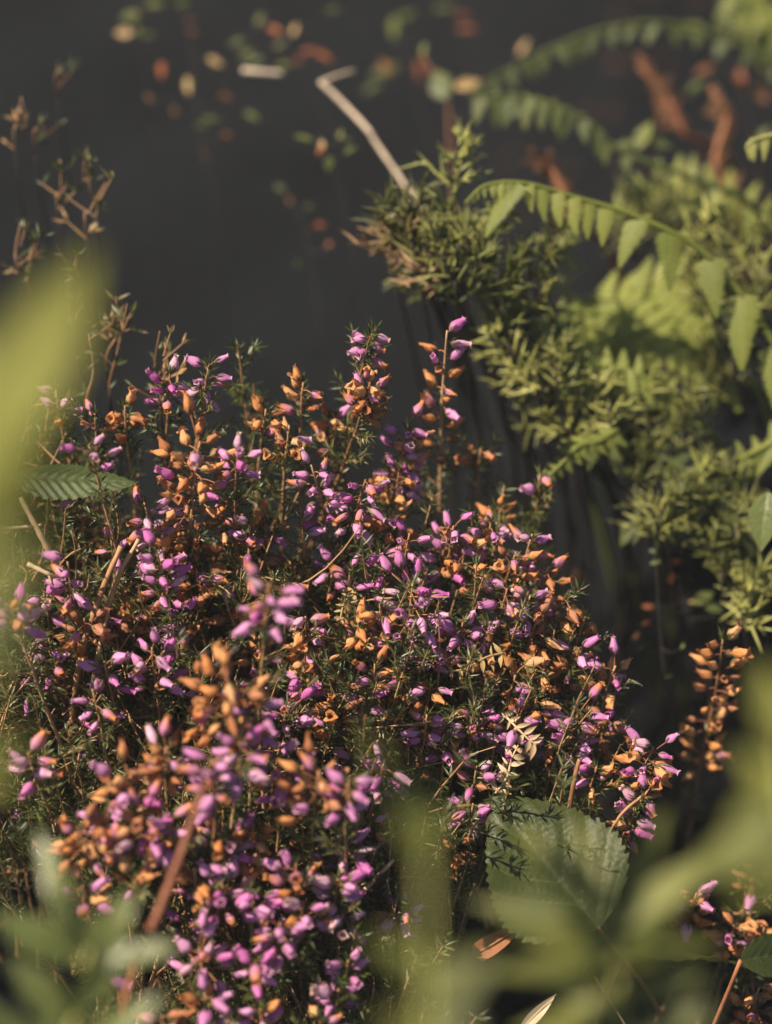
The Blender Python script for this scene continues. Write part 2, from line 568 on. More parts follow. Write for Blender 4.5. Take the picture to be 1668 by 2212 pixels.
# ------------------------------------------------------------------ heather sprigs
def sprig(px, py, L, n, pf, dz=0, lean=None, w=None, pale=0.0, label=None, leafy=1.0, group='heather sprigs of the mound',
          dull=0.0, reach=None, tip_tuft=True, rs=None):
    r = rs or random
    d = D + dz / 1000.0
    T = P(px, py, d)
    mm = mpp(d)
    Lm = max(L, 12) * mm / math.cos(PITCH)
    if lean is None:
        lean = 4 + 10 * (px - 700) / 900 + r.uniform(-9, 9)
    la = R_(lean)
    ax = (Vector((0, 0, 1)) * math.cos(la) + RGT * math.sin(la) + FWD * r.uniform(-.12, .12)).normalized()
    # stem, from the tip down to the soil
    pts = [T]
    p, dirv = T.copy(), ax.copy()
    tgt = (Vector((0, 0, 1)) + RGT * (math.sin(la) * .55 + r.uniform(-.12, .12)) + FWD * r.uniform(-.1, .1)).normalized()
    steps = 0
    while steps < 90:
        st = .004
        p = p - dirv * st
        dirv = (dirv * .93 + tgt * .07 + Vector((r.gauss(0, .03), r.gauss(0, .03), r.gauss(0, .01))) * (.3 if L > 200 else 1)).normalized()
        pts.append(p.copy())
        steps += 1
        if p.z <= float(ground(p.x, p.y)) - .003:
            break
    k = len(pts)
    root = pts[-1]
    th = thing('heather_sprig', label or '', 'heather', root, group)
    loc = [q - root for q in pts]
    total = (k - 1) * .004
    mb = MB()
    rad = [.00032 + .0006 * min(1, (i * .004) / .10) for i in range(k)]
    mb.tube(loc[::-1], rad[::-1], 6, 0)
    # flowers
    ww = (w if w is not None else 30) * mm * 1.15
    placed = []
    sharp = abs(dz) < 9
    flist = []
    for i in range(n):
        best = None
        for tr in range(14):
            s = ((i + r.random()) / max(n, 1)) * Lm * .98 + .001
            az = r.uniform(0, 2 * math.pi)
            a = frame_z(ax, 0)
            out = a @ Vector((math.cos(az), math.sin(az), 0))
            if out.dot(FWD) > .55:
                out = out - FWD * 1.1 * out.dot(FWD)
                out.normalize()
            idx = min(s / .004, k - 2)
            i0 = int(idx)
            base = loc[i0].lerp(loc[i0 + 1], idx - i0)
            off = r.uniform(.25, 1.0) * ww
            fb = base + out * max(.0016, off - .003) + ax * r.uniform(-.001, .0035) * (.4 + off / .004 * .35)
            dm = min([(fb - q).length for q in placed] or [1])
            if best is None or dm > best[0]:
                best = (dm, fb, out, base, s)
            if dm > .0046:
                break
        dm, fb, out, base, s = best
        placed.append(fb)
        top = 1 - s / Lm
        fresh = r.random() < pf
        if pf > 0.1 and pf < .9:           # the top of a raceme keeps its colour longest
            fresh = r.random() < min(1, max(0, pf + (top - .5) * .5))
        upk = r.uniform(-.55, .45) + .5 * top if fresh else r.uniform(-.1, .95)
        fd = (out * r.uniform(.75, 1.0) + ax * upk + Vector((r.gauss(0, .2), r.gauss(0, .2), r.gauss(0, .15)))).normalized()
        if fresh:
            kind = 'fresh' if r.random() < .7 else 'slim'
            q = r.random()
            mat = 'petal_pale' if q < pale else ('petal_fade' if q < pale + .19 else ('petal_deep' if q > .82 else 'petal'))
            nm = 'flower'
        else:
            kind = 'dry' if r.random() < .68 else 'torn'
            q = r.random()
            mat = 'dry_brown' if q < .17 + dull else ('petal_fade' if q > .90 else 'dry')
            nm = 'withered_flower'
        scl = r.uniform(.76, 1.22) * (1.1 if dz < -25 else 1) * (1.0 if fresh else .97)
        mat4 = Matrix.Translation(fb) @ frame_z(fd, r.uniform(0, 6.28)).to_4x4() @ Matrix.Scale(scl, 4)
        fo = put(nm, r.choice(BELL[kind + ('_bare' if sharp else '')]), th, mat, mat4)
        if sharp:
            put('calyx', r.choice(CALYX), fo)
        midp = base.lerp(fb, .5) + ax * .0006
        mb.tube([base, midp, fb + fd * .0006], [.00028, .00022, .00026], 4, 1, False)
    # leafy side shoots and needle whorls
    no, nd = [], []
    s = 0.0 if n == 0 else Lm * .5
    zone = (Lm + .055 * leafy) if n else .09 * leafy
    while s < min(zone, total - .004):
        idx = s / .004
        i0 = int(idx)
        b = loc[i0].lerp(loc[i0 + 1], idx - i0)
        ta = (loc[i0] - loc[i0 + 1]).normalized()
        fm = frame_z(ta, r.uniform(0, 6))
        for q in range(4):
            az = q * math.pi / 2 + r.uniform(-.4, .4)
            no.append(b)
            nd.append(fm @ Vector((math.cos(az), math.sin(az), r.uniform(.2, 1.1))))
        if s > Lm * .9 and r.random() < .62 or n == 0 and r.random() < .4:
            az = r.uniform(0, 6.28)
            so_ = (fm @ Vector((math.cos(az), math.sin(az), r.uniform(.5, 1.2)))).normalized()
            ln = r.uniform(.005, .016)
            c1 = b + so_ * ln * .6
            c2 = b + (so_ + ta * .4).normalized() * ln
            mb.tube([b, c1, c2], [.0004, .00032, .0002], 4, 0, False)
            for t in np.arange(.15, 1.05, .14):
                bb = b.lerp(c2, float(t))
                f2 = frame_z(so_, r.uniform(0, 6))
                for q in range(3):
                    a2 = q * 2.09 + r.uniform(-.3, .3)
                    no.append(bb)
                    nd.append(f2 @ Vector((math.cos(a2), math.sin(a2), r.uniform(.4, 1.4))))
        s += r.uniform(.0024, .0048)
    if tip_tuft and (n < 9 or r.random() < .35):
        fm = frame_z(ax, 0)
        for q in range(10):
            az = r.uniform(0, 6.28)
            no.append(loc[0] - ax * r.uniform(0, .003))
            nd.append(fm @ Vector((math.cos(az), math.sin(az), r.uniform(.8, 2.2))))
    put('stem', mb.mesh('stem', ['stem', 'stem_red']), th)
    if no:
        O = np.array([tuple(x) for x in no])
        Dv = np.array([tuple(x) for x in nd])
        v, f = needle_arrays(O, Dv, rng.uniform(.0032, .0058, len(O)), rng.uniform(.00032, .00046, len(O)))
        nb = put('needles', big_mesh('needles', v, f, 'needle'), th)
        nb['kind'] = 'stuff'
    return th


def lab(kind, zone):
    a = {'p': 'purple bell heather sprig', 'm': 'heather sprig of mixed purple and orange bells', 'd': 'heather sprig of withered orange bells'}[kind]
    z = {'mid': 'packed around the widest purple head', 'heap': 'packed around the broad orange heap', 'edge': 'on the mound edge above the hollow', 'stalk': 'by the long brown stalk',
         'left': 'near the crinkled toothed leaf', 'gloss': 'above the glossy shoot', 'dim': 'beside the dim leafy shoot'}[zone]
    return a + ' ' + z


SPRIGS = [
    # px, py(top), length, n, purple share, dz mm, lean, half width, pale, label
    (368, 788, 66, 7, .93, 4, 8, 34, .15, 'purple heather head on a bare tan stem beside its tufted twin'),
    (452, 772, 62, 6, 1.0, 4, 12, 34, .1, 'purple heather head topped by a green needle tuft'),
    (805, 700, 50, 6, .95, 6, 14, 24, .2, 'highest purple heather sprig, rising behind the tight orange head'),
    (800, 812, 66, 17, .12, 0, 16, 36, 0, 'tight tan-orange withered heather head with one purple bell on top'),
    (966, 700, 250, 14, .25, 9, 3, 40, .1, 'tall sparse heather spike with rusty and purple bells above the mound'),
    (655, 812, 62, 7, 0, 10, 6, 38, 0, 'small open orange heather head on a straight stem'),
    (575, 868, 52, 6, .1, 12, 10, 30, 0, 'short orange heather head next to a dark green shoot'),
    (514, 735, 90, 0, 0, 24, -4, 20, 0, 'flowerless leafy heather shoot standing up into the dark'),
    (672, 990, 135, 12, .97, 0, -12, 40, .1, 'sharp pink-purple heather head leaning away from the orange head'),
    (790, 1022, 110, 14, .96, 0, 14, 46, .12, 'dense pink-purple heather head under the tight orange head'),
    (652, 1100, 40, 2, 1, 0, 0, 14, 0, 'heather shoot with a lone pair of pink bells'),
    (882, 905, 130, 17, .66, 20, 8, 42, .1, None),
    (625, 905, 70, 7, .08, 5, 6, 34, 0, None), (720, 880, 66, 7, .05, 30, 4, 34, 0, None),
    (432, 940, 215, 36, .10, -15, 10, 84, .3, 'broad heap of withered orange heather bells, the largest orange head'),
    (515, 962, 60, 7, 1, -16, 8, 36, .1, None),
    (312, 1072, 100, 8, .9, -6, -6, 34, .75, 'washed-out pale pink heather bells below the broad orange heap'),
    (340, 1180, 112, 11, 1, -13, -4, 42, .1, None),
    (192, 945, 48, 4, 1, -20, -6, 48, .6, 'three dusty pink heather bells above the toothed green leaf'),
    (270, 862, 62, 6, 0, 10, 4, 28, 0, None), (205, 880, 30, 3, 1, 8, 4, 20, .2, None), (120, 824, 60, 4, .6, 14, 0, 34, .5, None),
    (146, 1200, 92, 7, 1, -15, 2, 30, .1, None), (92, 1255, 62, 6, .95, -2, -4, 30, .1, None), (22, 1285, 60, 8, .95, -34, -4, 34, .2, None),
    (182, 1322, 80, 11, 0, -8, 6, 48, 0, 'orange withered heather head on a long tan stem below the toothed leaf'),
    (582, 1245, 100, 12, 1, -55, 6, 44, .1, 'purple heather head standing well clear of the mound on its own stem'),
    (660, 1318, 104, 12, .85, 0, 2, 34, .2, None), (652, 1440, 62, 5, 1, 0, 0, 24, 0, None), (690, 1400, 50, 5, .05, 4, 10, 30, 0, None),
    (328, 1385, 92, 11, .96, -15, 2, 46, .1, None), (225, 1415, 56, 6, 1, -12, -4, 34, 0, None), (200, 1475, 90, 5, 1, -20, -4, 34, 0, None),
    (490, 1440, 165, 24, .03, -50, 4, 74, 0, 'rusty orange heather head standing out in front of the purple ones'),
    (556, 1515, 62, 7, 1, -45, 8, 38, .1, None), (622, 1510, 70, 11, .95, -8, 12, 54, .15, None), (730, 1515, 56, 6, .05, 0, 6, 34, 0, None),
    (885, 1138, 100, 10, 1, 5, 8, 40, .1, None), (820, 1172, 46, 3, 1, 3, -8, 22, 0, None), (980, 1122, 92, 13, .7, 12, 8, 48, .1, None),
    (1062, 1112, 50, 5, 1, 12, 8, 30, .1, None), (1112, 1185, 80, 11, .04, 8, 12, 44, 0, None), (1005, 1165, 80, 9, .05, 10, 4, 44, 0, None),
    (1150, 1140, 60, 5, .7, 12, 10, 30, .1, None), (1185, 1210, 120, 15, .03, 14, 12, 46, 0, None),
    (892, 1245, 190, 28, .9, -5, 4, 78, .12, 'widest purple heather head, in the middle of the mound'),
    (1000, 1330, 80, 9, .9, 0, 4, 40, .1, None), (1096, 1258, 110, 11, .96, 0, 8, 46, .1, None), (1146, 1272, 50, 6, 1, 3, 8, 28, .2, None),
    (1160, 1320, 140, 17, .03, 5, 10, 48, 0, None), (1222, 1275, 130, 15, .02, 12, 14, 40, 0, None), (1115, 1440, 66, 7, .05, 4, 8, 40, 0, None),
    (1265, 1318, 60, 5, 0, 14, 10, 30, 0, None), (1252, 1385, 80, 8, .4, 6, 10, 34, .4, None),
    (1330, 1425, 62, 8, .45, 12, 12, 40, .1, 'lone heather sprig with purple and orange bells leaning over the hollow'),
    (1160, 1490, 56, 6, .7, 0, 6, 36, .1, None), (1118, 1530, 105, 12, 1, -3, 6, 44, .1, 'purple heather sprig wrapped around a curled tan dead leaf'),
    (1252, 1520, 140, 18, 1, 0, 8, 46, .15, 'dense egg-shaped purple heather head above the broad leaf'),
    (1322, 1520, 110, 12, .4, 10, 10, 34, .1, None),
    (1412, 1600, 86, 19, .22, 0, 14, 46, .1, 'stubby orange heather head tinged with purple, beside the broad leaf'),
    (1402, 1690, 40, 4, 1, 0, 20, 26, .1, None),
    (1562, 1365, 320, 27, .03, 22, 0, 46, 0, 'long upright spike of orange bells in tiers, alone in the hollow'),
    (1372, 1740, 60, 6, .6, 2, 10, 26, .2, None), (1022, 1722, 70, 8, 1, -3, 4, 32, .1, None), (985, 1805, 40, 5, .1, -2, 2, 28, 0, None),
    (832, 1625, 84, 8, .95, -15, 10, 44, .5, None),
    (520, 1580, 70, 8, 1, -50, 2, 44, .1, None), (455, 1625, 90, 10, 1, -55, -4, 38, 0, None), (605, 1625, 90, 11, .9, -35, 4, 54, .1, None),
    (272, 1640, 120, 18, .12, -45, 2, 66, 0, None), (360, 1600, 80, 10, .3, -40, 6, 44, .1, None), (690, 1650, 100, 16, .08, -45, 8, 66, 0, None),
    (755, 1668, 76, 7, 1, -50, 6, 30, .1, None), (168, 1772, 90, 15, .05, -45, -4, 58, 0, None), (300, 1745, 100, 16, .6, -45, 2, 66, .2, None),
    (225, 1735, 90, 6, 1, -44, 0, 34, 0, None), (365, 1760, 80, 9, .8, -42, 4, 44, .1, None), (482, 1775, 80, 10, .9, -34, 2, 50, .1, None),
    (548, 1765, 70, 7, .1, -30, 6, 40, 0, None), (742, 1815, 90, 12, .85, -22, 8, 54, .2, None), (730, 1885, 70, 9, 1, -30, 4, 40, .1, None),
    (480, 1895, 80, 12, .95, -35, 0, 60, .1, None), (548, 1920, 60, 7, .7, -33, 4, 40, .1, None), (292, 1885, 30, 4, .05, -40, 2, 40, 0, None),
    (178, 1900, 66, 8, .5, -42, -4, 44, .1, None), (405, 1990, 50, 7, 1, -20, 2, 36, .1, None), (605, 1980, 90, 11, 1, -40, 2, 44, .1, None),
    (742, 1950, 60, 6, 1, -26, 6, 40, .2, None), (655, 1935, 60, 7, .7, -34, 4, 40, .1, None), (430, 2035, 70, 11, 1, -38, 0, 58, .1, None),
    (552, 2060, 40, 5, .9, -40, 2, 30, .1, None), (752, 2060, 40, 4, 1, -30, 4, 26, .1, None), (222, 2095, 30, 2, 1, -50, 2, 14, 0, None),
    (442, 2130, 50, 6, .4, -42, 0, 40, 0, None), (732, 2120, 50, 5, 1, -30, 4, 34, .1, None), (562, 2165, 60, 7, .8, -40, 2, 40, .1, None),
    (350, 2180, 50, 6, .1, -45, 0, 40, 0, None), (692, 2190, 50, 5, .9, -36, 2, 34, .1, None), (872, 1945, 66, 9, .7, -10, 6, 40, .2, None),
    (640, 1850, 60, 8, .6, -34, 4, 44, .1, None), (420, 1860, 60, 7, .5, -36, 0, 40, .1, None),
    (485, 1125, 80, 8, .05, 8, 4, 44, 0, None), (425, 1215, 80, 8, .05, 6, 0, 44, 0, None), (522, 1290, 80, 9, .05, 8, 4, 50, 0, None),
    (395, 1310, 60, 5, .6, 0, 0, 34, 0, None), (440, 1470, 40, 3, 1, 2, 0, 24, 0, None), (405, 1370, 40, 3, .6, 4, 0, 20, .5, None),
    (105, 1385, 56, 5, 1, -4, -4, 34, .1, None), (55, 1440, 50, 3, 1, 0, -4, 24, 0, None), (60, 1610, 60, 6, 1, -30, -4, 34, .5, None),
    (1505, 1915, 90, 10, .25, 18, 6, 34, .1, 'scruffy half-dead heather sprig low in the hollow behind the broad leaf'),
    (1640, 1850, 60, 6, .05, 34, 4, 34, 0, 'drooping orange heather sprig on green stems in the hollow'),
    (1640, 2120, 110, 15, .02, 16, 4, 44, 0, 'orange heather head low in the hollow past the wavy leaf'),
    (1585, 1985, 70, 9, .1, 30, 0, 30, 0, 'small orange heather spike between the narrow-leaved sprig and the broad leaf'),
    (1652, 1990, 80, 9, .05, 28, 4, 30, 0, 'small orange heather spike right above the low orange head'),
    (1040, 950, 40, 3, .5, 44, 4, 20, 0, None), (1072, 1085, 40, 5, .05, 36, 4, 34, 0, None), (1168, 1010, 40, 2, 1, 42, 4, 20, 0, None),
    (930, 1465, 60, 7, .3, 2, 4, 40, .1, None), (872, 1430, 60, 6, .1, 4, 0, 40, 0, None), (790, 1480, 60, 4, .7, 0, 4, 26, .1, None),
    (922, 1530, 56, 5, 1, -4, 2, 30, 0, None), (1022, 1525, 60, 6, .95, 0, 4, 34, .2, None), (960, 1600, 50, 5, .4, 2, 0, 34, .1, None),
    (756, 1215, 46, 3, 1, 3, 2, 22, 0, None), (616, 1235, 40, 2, 1, 4, 2, 18, 0, None), (775, 1320, 66, 7, .05, 2, 4, 36, 0, None),
    (862, 1000, 60, 7, .1, 20, 4, 40, 0, None), (850, 1090, 60, 8, .2, 15, 4, 44, .1, None), (240, 1150, 50, 4, .8, 2, 0, 30, .2, None),
    (540, 1110, 60, 4, .6, -4, 4, 34, .2, None), (1030, 1640, 60, 6, .8, 0, 4, 34, .1, None), (820, 1290, 60, 5, .8, 0, -4, 34, .1, None),
    (930, 1360, 60, 6, .5, 4, 4, 40, .1, None), (1180, 1420, 70, 8, .1, 6, 8, 40, 0, None), (1060, 1390, 60, 6, .2, 6, 4, 40, 0, None),
    (1200, 1560, 50, 5, .1, 4, 6, 30, 0, None), (1290, 1640, 50, 5, .5, 4, 8, 30, .2, None), (800, 1760, 50, 5, .7, -4, 4, 34, .1, None),
    (810, 1420, 56, 5, .2, 2, 2, 34, 0, None), (560, 1360, 60, 6, .1, 8, 2, 40, 0, None), (700, 1590, 56, 5, .3, 4, 4, 36, .1, None),
]
# deeper sprigs seen between the others
for i in range(64):
    while True:
        x, y = random.uniform(10, 1300), random.uniform(980, 2190)
        p_ = P(x, y, base_depth(y) + .015)
        if float(poly_dist(p_.x, p_.y)) < -.012:
            break
    pf_ = random.choice([0.05, .05, .3, .8])
    SPRIGS.append((x, y, random.uniform(40, 80), random.randint(3, 7), pf_, random.uniform(12, 30), None, 34, .1, None))
for s_ in SPRIGS:
    px, py, L, n, pf, dz, lean, wd, pale, lb = s_
    if not lb:
        kind = 'p' if pf >= .78 else ('d' if pf <= .15 else 'm')
        if px < 300 and py < 1600:
            zone = 'left'
        elif py > 1570 and px < 900:
            zone = 'gloss' if px < 330 else ('stalk' if px < 570 else 'dim')
        elif px > 1090 or (py < 1000 and px > 560):
            zone = 'edge'
        else:
            zone = 'mid' if px > 700 else 'heap'
        lb = lab(kind, zone)
    sprig(px, py + 14, L, int(round(n * (1.35 if n > 3 else 1))), pf, dz, lean, wd, pale, lb, leafy=.7)

# ------------------------------------------------------------------ dense leafy undergrowth of the mound (nobody could count it)
def undergrowth():
    cnt = 0
    V, F, NO, ND = MB(), None, [], []
    xs = rng.uniform(-.34, .24, 9000)
    ys = rng.uniform(.26, .78, 9000)
    pd = poly_dist(xs, ys)
    keep = pd < -.004
    xs, ys, pd = xs[keep], ys[keep], pd[keep]
    infr = (np.abs(xs) < .16) & (ys > .34)
    keep = infr | (rng.random(len(xs)) < .35)
    xs, ys, pd = xs[keep][:2100], ys[keep][:2100], pd[keep][:2100]
    gz = ground(xs, ys)
    for x, y, z, q in zip(xs, ys, gz, pd):
        h = .085 * rng.uniform(.55, 1.12) * (np.clip(.45 - q * 12, .45, 1) if y > .5 else 1)
        lx, ly = rng.normal(0, .16), rng.normal(0, .16) - .05
        a = np.array([x, y, z - .003])
        bend = rng.normal(0, .12, 2)
        tt = np.linspace(0, 1, 6)
        pts = a[None] + np.stack([lx * h * tt + bend[0] * h * tt * tt, ly * h * tt + bend[1] * h * tt * tt, h * tt], 1)
        V.tube(pts, np.linspace(.00065, .00025, 6), 4, 0, False)
        m = int(h / .0032)
        t = np.repeat(rng.uniform(.28, 1.0, m) ** .8, 3)
        t = np.sort(t)
        idx = np.clip(t * 5, 0, 4.999)
        i0 = idx.astype(int)
        o = pts[i0] + (pts[i0 + 1] - pts[i0]) * (idx - i0)[:, None]
        az = rng.uniform(0, 6.283, len(t))
        el = rng.uniform(.1, 1.2, len(t))
        ax = (pts[-1] - pts[0]) / np.linalg.norm(pts[-1] - pts[0])
        dv = np.stack([np.cos(az), np.sin(az), np.zeros(len(t))], 1) + ax[None] * el[:, None]
        NO.append(o)
        ND.append(dv)
    for x, y, z in zip(xs[:1200], ys[:1200], gz[:1200]):       # bare dead twigs between the leafy shoots
        if float(poly_dist(x, y)) > -.025:
            continue
        L_ = rng.uniform(.010, .034)
        a = np.array([x, y, z + rng.uniform(.015, .07)])
        dv = rng.normal(size=3) * np.array([1, 1, .9]) + np.array([.25, 0, .7])
        dv /= np.linalg.norm(dv)
        bd = rng.normal(0, .3, 3)
        tt = np.linspace(0, 1, 5)[:, None]
        V.tube(a[None] + dv[None] * L_ * tt + bd[None] * L_ * tt * tt, np.linspace(.00042, .00022, 5), 4, 0, False)
    O, Dv = np.concatenate(NO), np.concatenate(ND)
    v, f = needle_arrays(O, Dv, rng.uniform(.0034, .0062, len(O)), rng.uniform(.00030, .00044, len(O)))
    o = put('heather_foliage', big_mesh('heather_foliage', v, f, 'needle_fill'))
    o['kind'] = 'stuff'
    o['label'] = 'dark green needle foliage filling the heather mound'
    o['category'] = 'foliage'
    t = put('heather_twigs', V.mesh('heather_twigs', ['stem']))
    t['kind'] = 'stuff'
    t['label'] = 'tangle of thin tan twigs inside the heather mound'
    t['category'] = 'twigs'


undergrowth()


def litter():
    """dead needles, flakes of dry leaf and fallen husks on the soil and caught in the mound"""
    n = 2600
    xs, ys = rng.uniform(-.33, .4, n), rng.uniform(.26, 1.1, n)
    z = ground(xs, ys)
    pd = poly_dist(xs, ys)
    kp = (pd < .0) | ((xs > .05) & (rng.random(n) < .5))
    xs, ys, z, pd = xs[kp], ys[kp], z[kp], pd[kp]
    n = len(xs)
    z = z + np.where(pd < 0, rng.uniform(0, .06, n), .002)
    o = np.stack([xs, ys, z], 1)
    d = rng.normal(size=(n, 3))
    d[:, 2] *= .35
    v, f = needle_arrays(o, d, rng.uniform(.003, .012, n), rng.uniform(.0004, .0014, n))
    ob = put('dry_litter', big_mesh('dry_litter', v, f, 'fern_dry'))
    ob['kind'] = 'stuff'
    ob['label'] = 'brown flakes of dry leaf caught in heather and on the soil'
    ob['category'] = 'litter'


litter()

# ------------------------------------------------------------------ leaves
def leaf_mesh(name, L, W, mat, teeth=0, tooth=.06, curl=.1, fold=.12, quilt=0.0, nv=8, slant=2.4, prof=(.75, 1.0), wave=0.0, seed=0, nt_=48, ns=13):
    """leaf along +X from the stalk, width along Y, face up +Z"""
    r = random.Random(seed)
    vs, uv = [], []
    ph = r.uniform(0, 6)
    for i in range(nt_ + 1):
        t = i / nt_
        wv = (math.sin(math.pi * min(1, t ** prof[0])) ** prof[1]) if 0 < t < 1 else 0
        wv = max(wv, .012)
        saw = 1.0
        if teeth:
            q = (t * teeth) % 1.0
            saw = 1 + tooth * (q if q < .8 else (1 - q) * 4) - tooth * .3
            if int(t * teeth) % 3 == 0:
                saw *= 1.02
        for j in range(ns):
            s = -1 + 2 * j / (ns - 1)
            edge = abs(s)
            y = s * W * .5 * wv * (saw if edge > .95 else 1)
            x = L * (t + .05 * edge * wv * (1 - t))
            z = fold * abs(y) - curl * L * t * t + wave * W * math.sin(9 * t + ph + s) * edge ** 2
            if quilt:
                fr = (t * nv - edge * slant + 20) % 1.0
                z += quilt * (math.sin(math.pi * fr)) ** .7 * wv * min(1, edge * 4) * (1 - .4 * edge)
            vs.append((x, y, z))
            uv.append((t, s))
    mb = MB()
    mb.add(vs, [(i * ns + j, i * ns + j + 1, (i + 1) * ns + j + 1, (i + 1) * ns + j) for i in range(nt_) for j in range(ns - 1)])
    mb.uv = uv
    return mb.mesh(name, [mat])


def orient(a, b, face, roll=0.0):
    x = (b - a).normalized()
    z = (face - x * face.dot(x)).normalized()
    y = z.cross(x)
    m = Matrix((x, y, z)).transposed() @ Matrix.Rotation(roll, 3, 'X')
    return m.to_4x4()


def leaf_part(parent, a, b, width, mat, name='leaf', face=None, roll=0.0, **kw):
    """a, b: world points of stalk and tip"""
    if face is None:
        face = (-FWD * .55 + Vector((0, 0, 1)) * .6)
    L = (b - a).length
    me = leaf_mesh(name, L, width, mat, seed=random.randint(0, 9999), **kw)
    org = parent.matrix_world.translation if False else Vector(parent.location)
    return put(name, me, parent, None, Matrix.Translation(a - org) @ orient(a, b, face, roll))


def stalk_part(parent, pts, r0, r1, mat, name='stalk', sides=7):
    org = Vector(parent.location)
    mb = MB()
    mb.tube([p - org for p in pts], np.linspace(r0, r1, len(pts)), sides)
    return put(name, mb.mesh(name, [mat]), parent)


def curve(pts, k=8):
    """Catmull-Rom through points"""
    out = []
    q = [pts[0] * 2 - pts[1]] + list(pts) + [pts[-1] * 2 - pts[-2]]
    for i in range(1, len(q) - 2):
        for j in range(k):
            t = j / k
            a, b, c, e = q[i - 1], q[i], q[i + 1], q[i + 2]
            out.append(.5 * ((2 * b) + (c - a) * t + (2 * a - 5 * b + 4 * c - e) * t * t + (3 * b - a - 3 * c + e) * t ** 3))
    out.append(pts[-1])
    return out


def down_to_ground(p, dx=0, dy=0):
    x, y = p.x + dx, p.y + dy
    return Vector((x, y, float(ground(x, y)) - .004))


# the broad toothed leaf on the right of the mound
a, b = P(1295, 2005, .632), P(1058, 1716, .646)
rt = down_to_ground(a, .03, .01)
t = thing('bramble_leaf', 'broad dark green toothed leaf lying against the heather, dappled with shadow', 'leaf', rt)
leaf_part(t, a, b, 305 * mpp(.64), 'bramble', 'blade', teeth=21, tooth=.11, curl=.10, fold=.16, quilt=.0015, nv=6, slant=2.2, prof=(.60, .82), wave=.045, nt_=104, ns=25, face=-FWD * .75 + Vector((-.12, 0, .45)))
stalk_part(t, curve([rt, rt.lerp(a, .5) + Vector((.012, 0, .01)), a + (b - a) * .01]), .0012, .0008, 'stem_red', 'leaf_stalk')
# wavy leaf to its right, seen almost edge on
a, b = P(1345, 2062, .645), P(1622, 2068, .655)
rt = down_to_ground(a, .0, .0)
t = thing('bramble_leaf', 'wavy dark green leaf seen nearly edge on, below the broad toothed leaf', 'leaf', rt)
leaf_part(t, a, b, 150 * mpp(.65), 'bramble', 'blade', teeth=22, tooth=.06, curl=.06, fold=.05, quilt=.0012, prof=(.8, .8), wave=.05, nt_=66, ns=15, face=Vector((0, .45, 1)), roll=-.35)
stalk_part(t, curve([rt, rt.lerp(a, .5) + Vector((-.008, 0, 0)), a]), .001, .0007, 'stem_red', 'leaf_stalk')
a, b = P(1600, 2075, .64), P(1760, 2050, .65)
rt = down_to_ground(a)
t = thing('bramble_leaf', 'pale green leaf whose tip meets the end of the wavy leaf', 'leaf', rt)
leaf_part(t, a, b, 90 * mpp(.65), 'bramble', 'blade', teeth=18, tooth=.06, fold=.05, quilt=.001, prof=(.7, .8), face=-FWD * .8 + Vector((0, 0, .6)))
stalk_part(t, curve([rt, rt.lerp(a, .5) + Vector((-.008, 0, 0)), a]), .001, .0007, 'stem_red', 'leaf_stalk')
# toothed leaf on the left
a, b = P(30, 1030, .655), P(296, 1044, .652)
rt = down_to_ground(a, -.02, 0)
t = thing('nettle_leaf', 'crinkled saw-toothed green leaf lying among heather stems', 'leaf', rt)
leaf_part(t, a, b, 112 * mpp(.65), 'nettle', 'blade', teeth=24, tooth=.10, curl=-.0, fold=-.2, quilt=.0016, nv=12, slant=2.0, prof=(.62, .75), wave=.01, nt_=96, ns=21, face=Vector((0, -.02, 1)), roll=.05)
stalk_part(t, curve([rt, rt.lerp(a, .5) + Vector((-.01, 0, .02)), a]), .001, .0007, 'stem', 'leaf_stalk')

# small glossy leaf at the right
a, b = P(1660, 1060, .70), P(1640, 1190, .695)
rt = down_to_ground(a, .03, .02)
t = thing('holly_leaf', 'shiny green leaf with a bright glint, hanging beside the gorse', 'leaf', rt)
leaf_part(t, a, b, 66 * mpp(.7), 'leaf_glossy', 'blade', curl=.15, fold=.25, prof=(.8, 1), face=-FWD + Vector((-.5, 0, .35)))
stalk_part(t, curve([rt, rt.lerp(a, .6) + Vector((.02, 0, .02)), a]), .0014, .0007, 'stem_dark', 'leaf_stalk')


# leafy shoots close to the lens
def leafy_shoot(label, name, stem, leaves, mat, stem_mat='gorse_light', cat='leafy shoot', r0=.0013, **kw):
    pts = curve([P(*s) for s in stem])
    base = pts[0]
    t = thing(name, label, cat, base)
    stalk_part(t, pts, r0, r0 * .5, stem_mat, 'stem')
    for (ax_, ay_, ad, bx_, by_, bd, wpx, roll) in leaves:
        a_, b_ = P(ax_, ay_, ad), P(bx_, by_, bd)
        near = min(pts, key=lambda q: (q - a_).length)
        L_ = leaf_part(t, a_, b_, wpx * mpp((ad + bd) / 2), mat, 'leaf', roll=roll, **kw)
        if (near - a_).length > .0015:
            stalk_part(t, [near, near.lerp(a_, .5) + Vector((0, 0, .001)), a_ + (b_ - a_) * .02], r0 * .5, r0 * .4, stem_mat, 'leaf_stalk', 5)
    return t


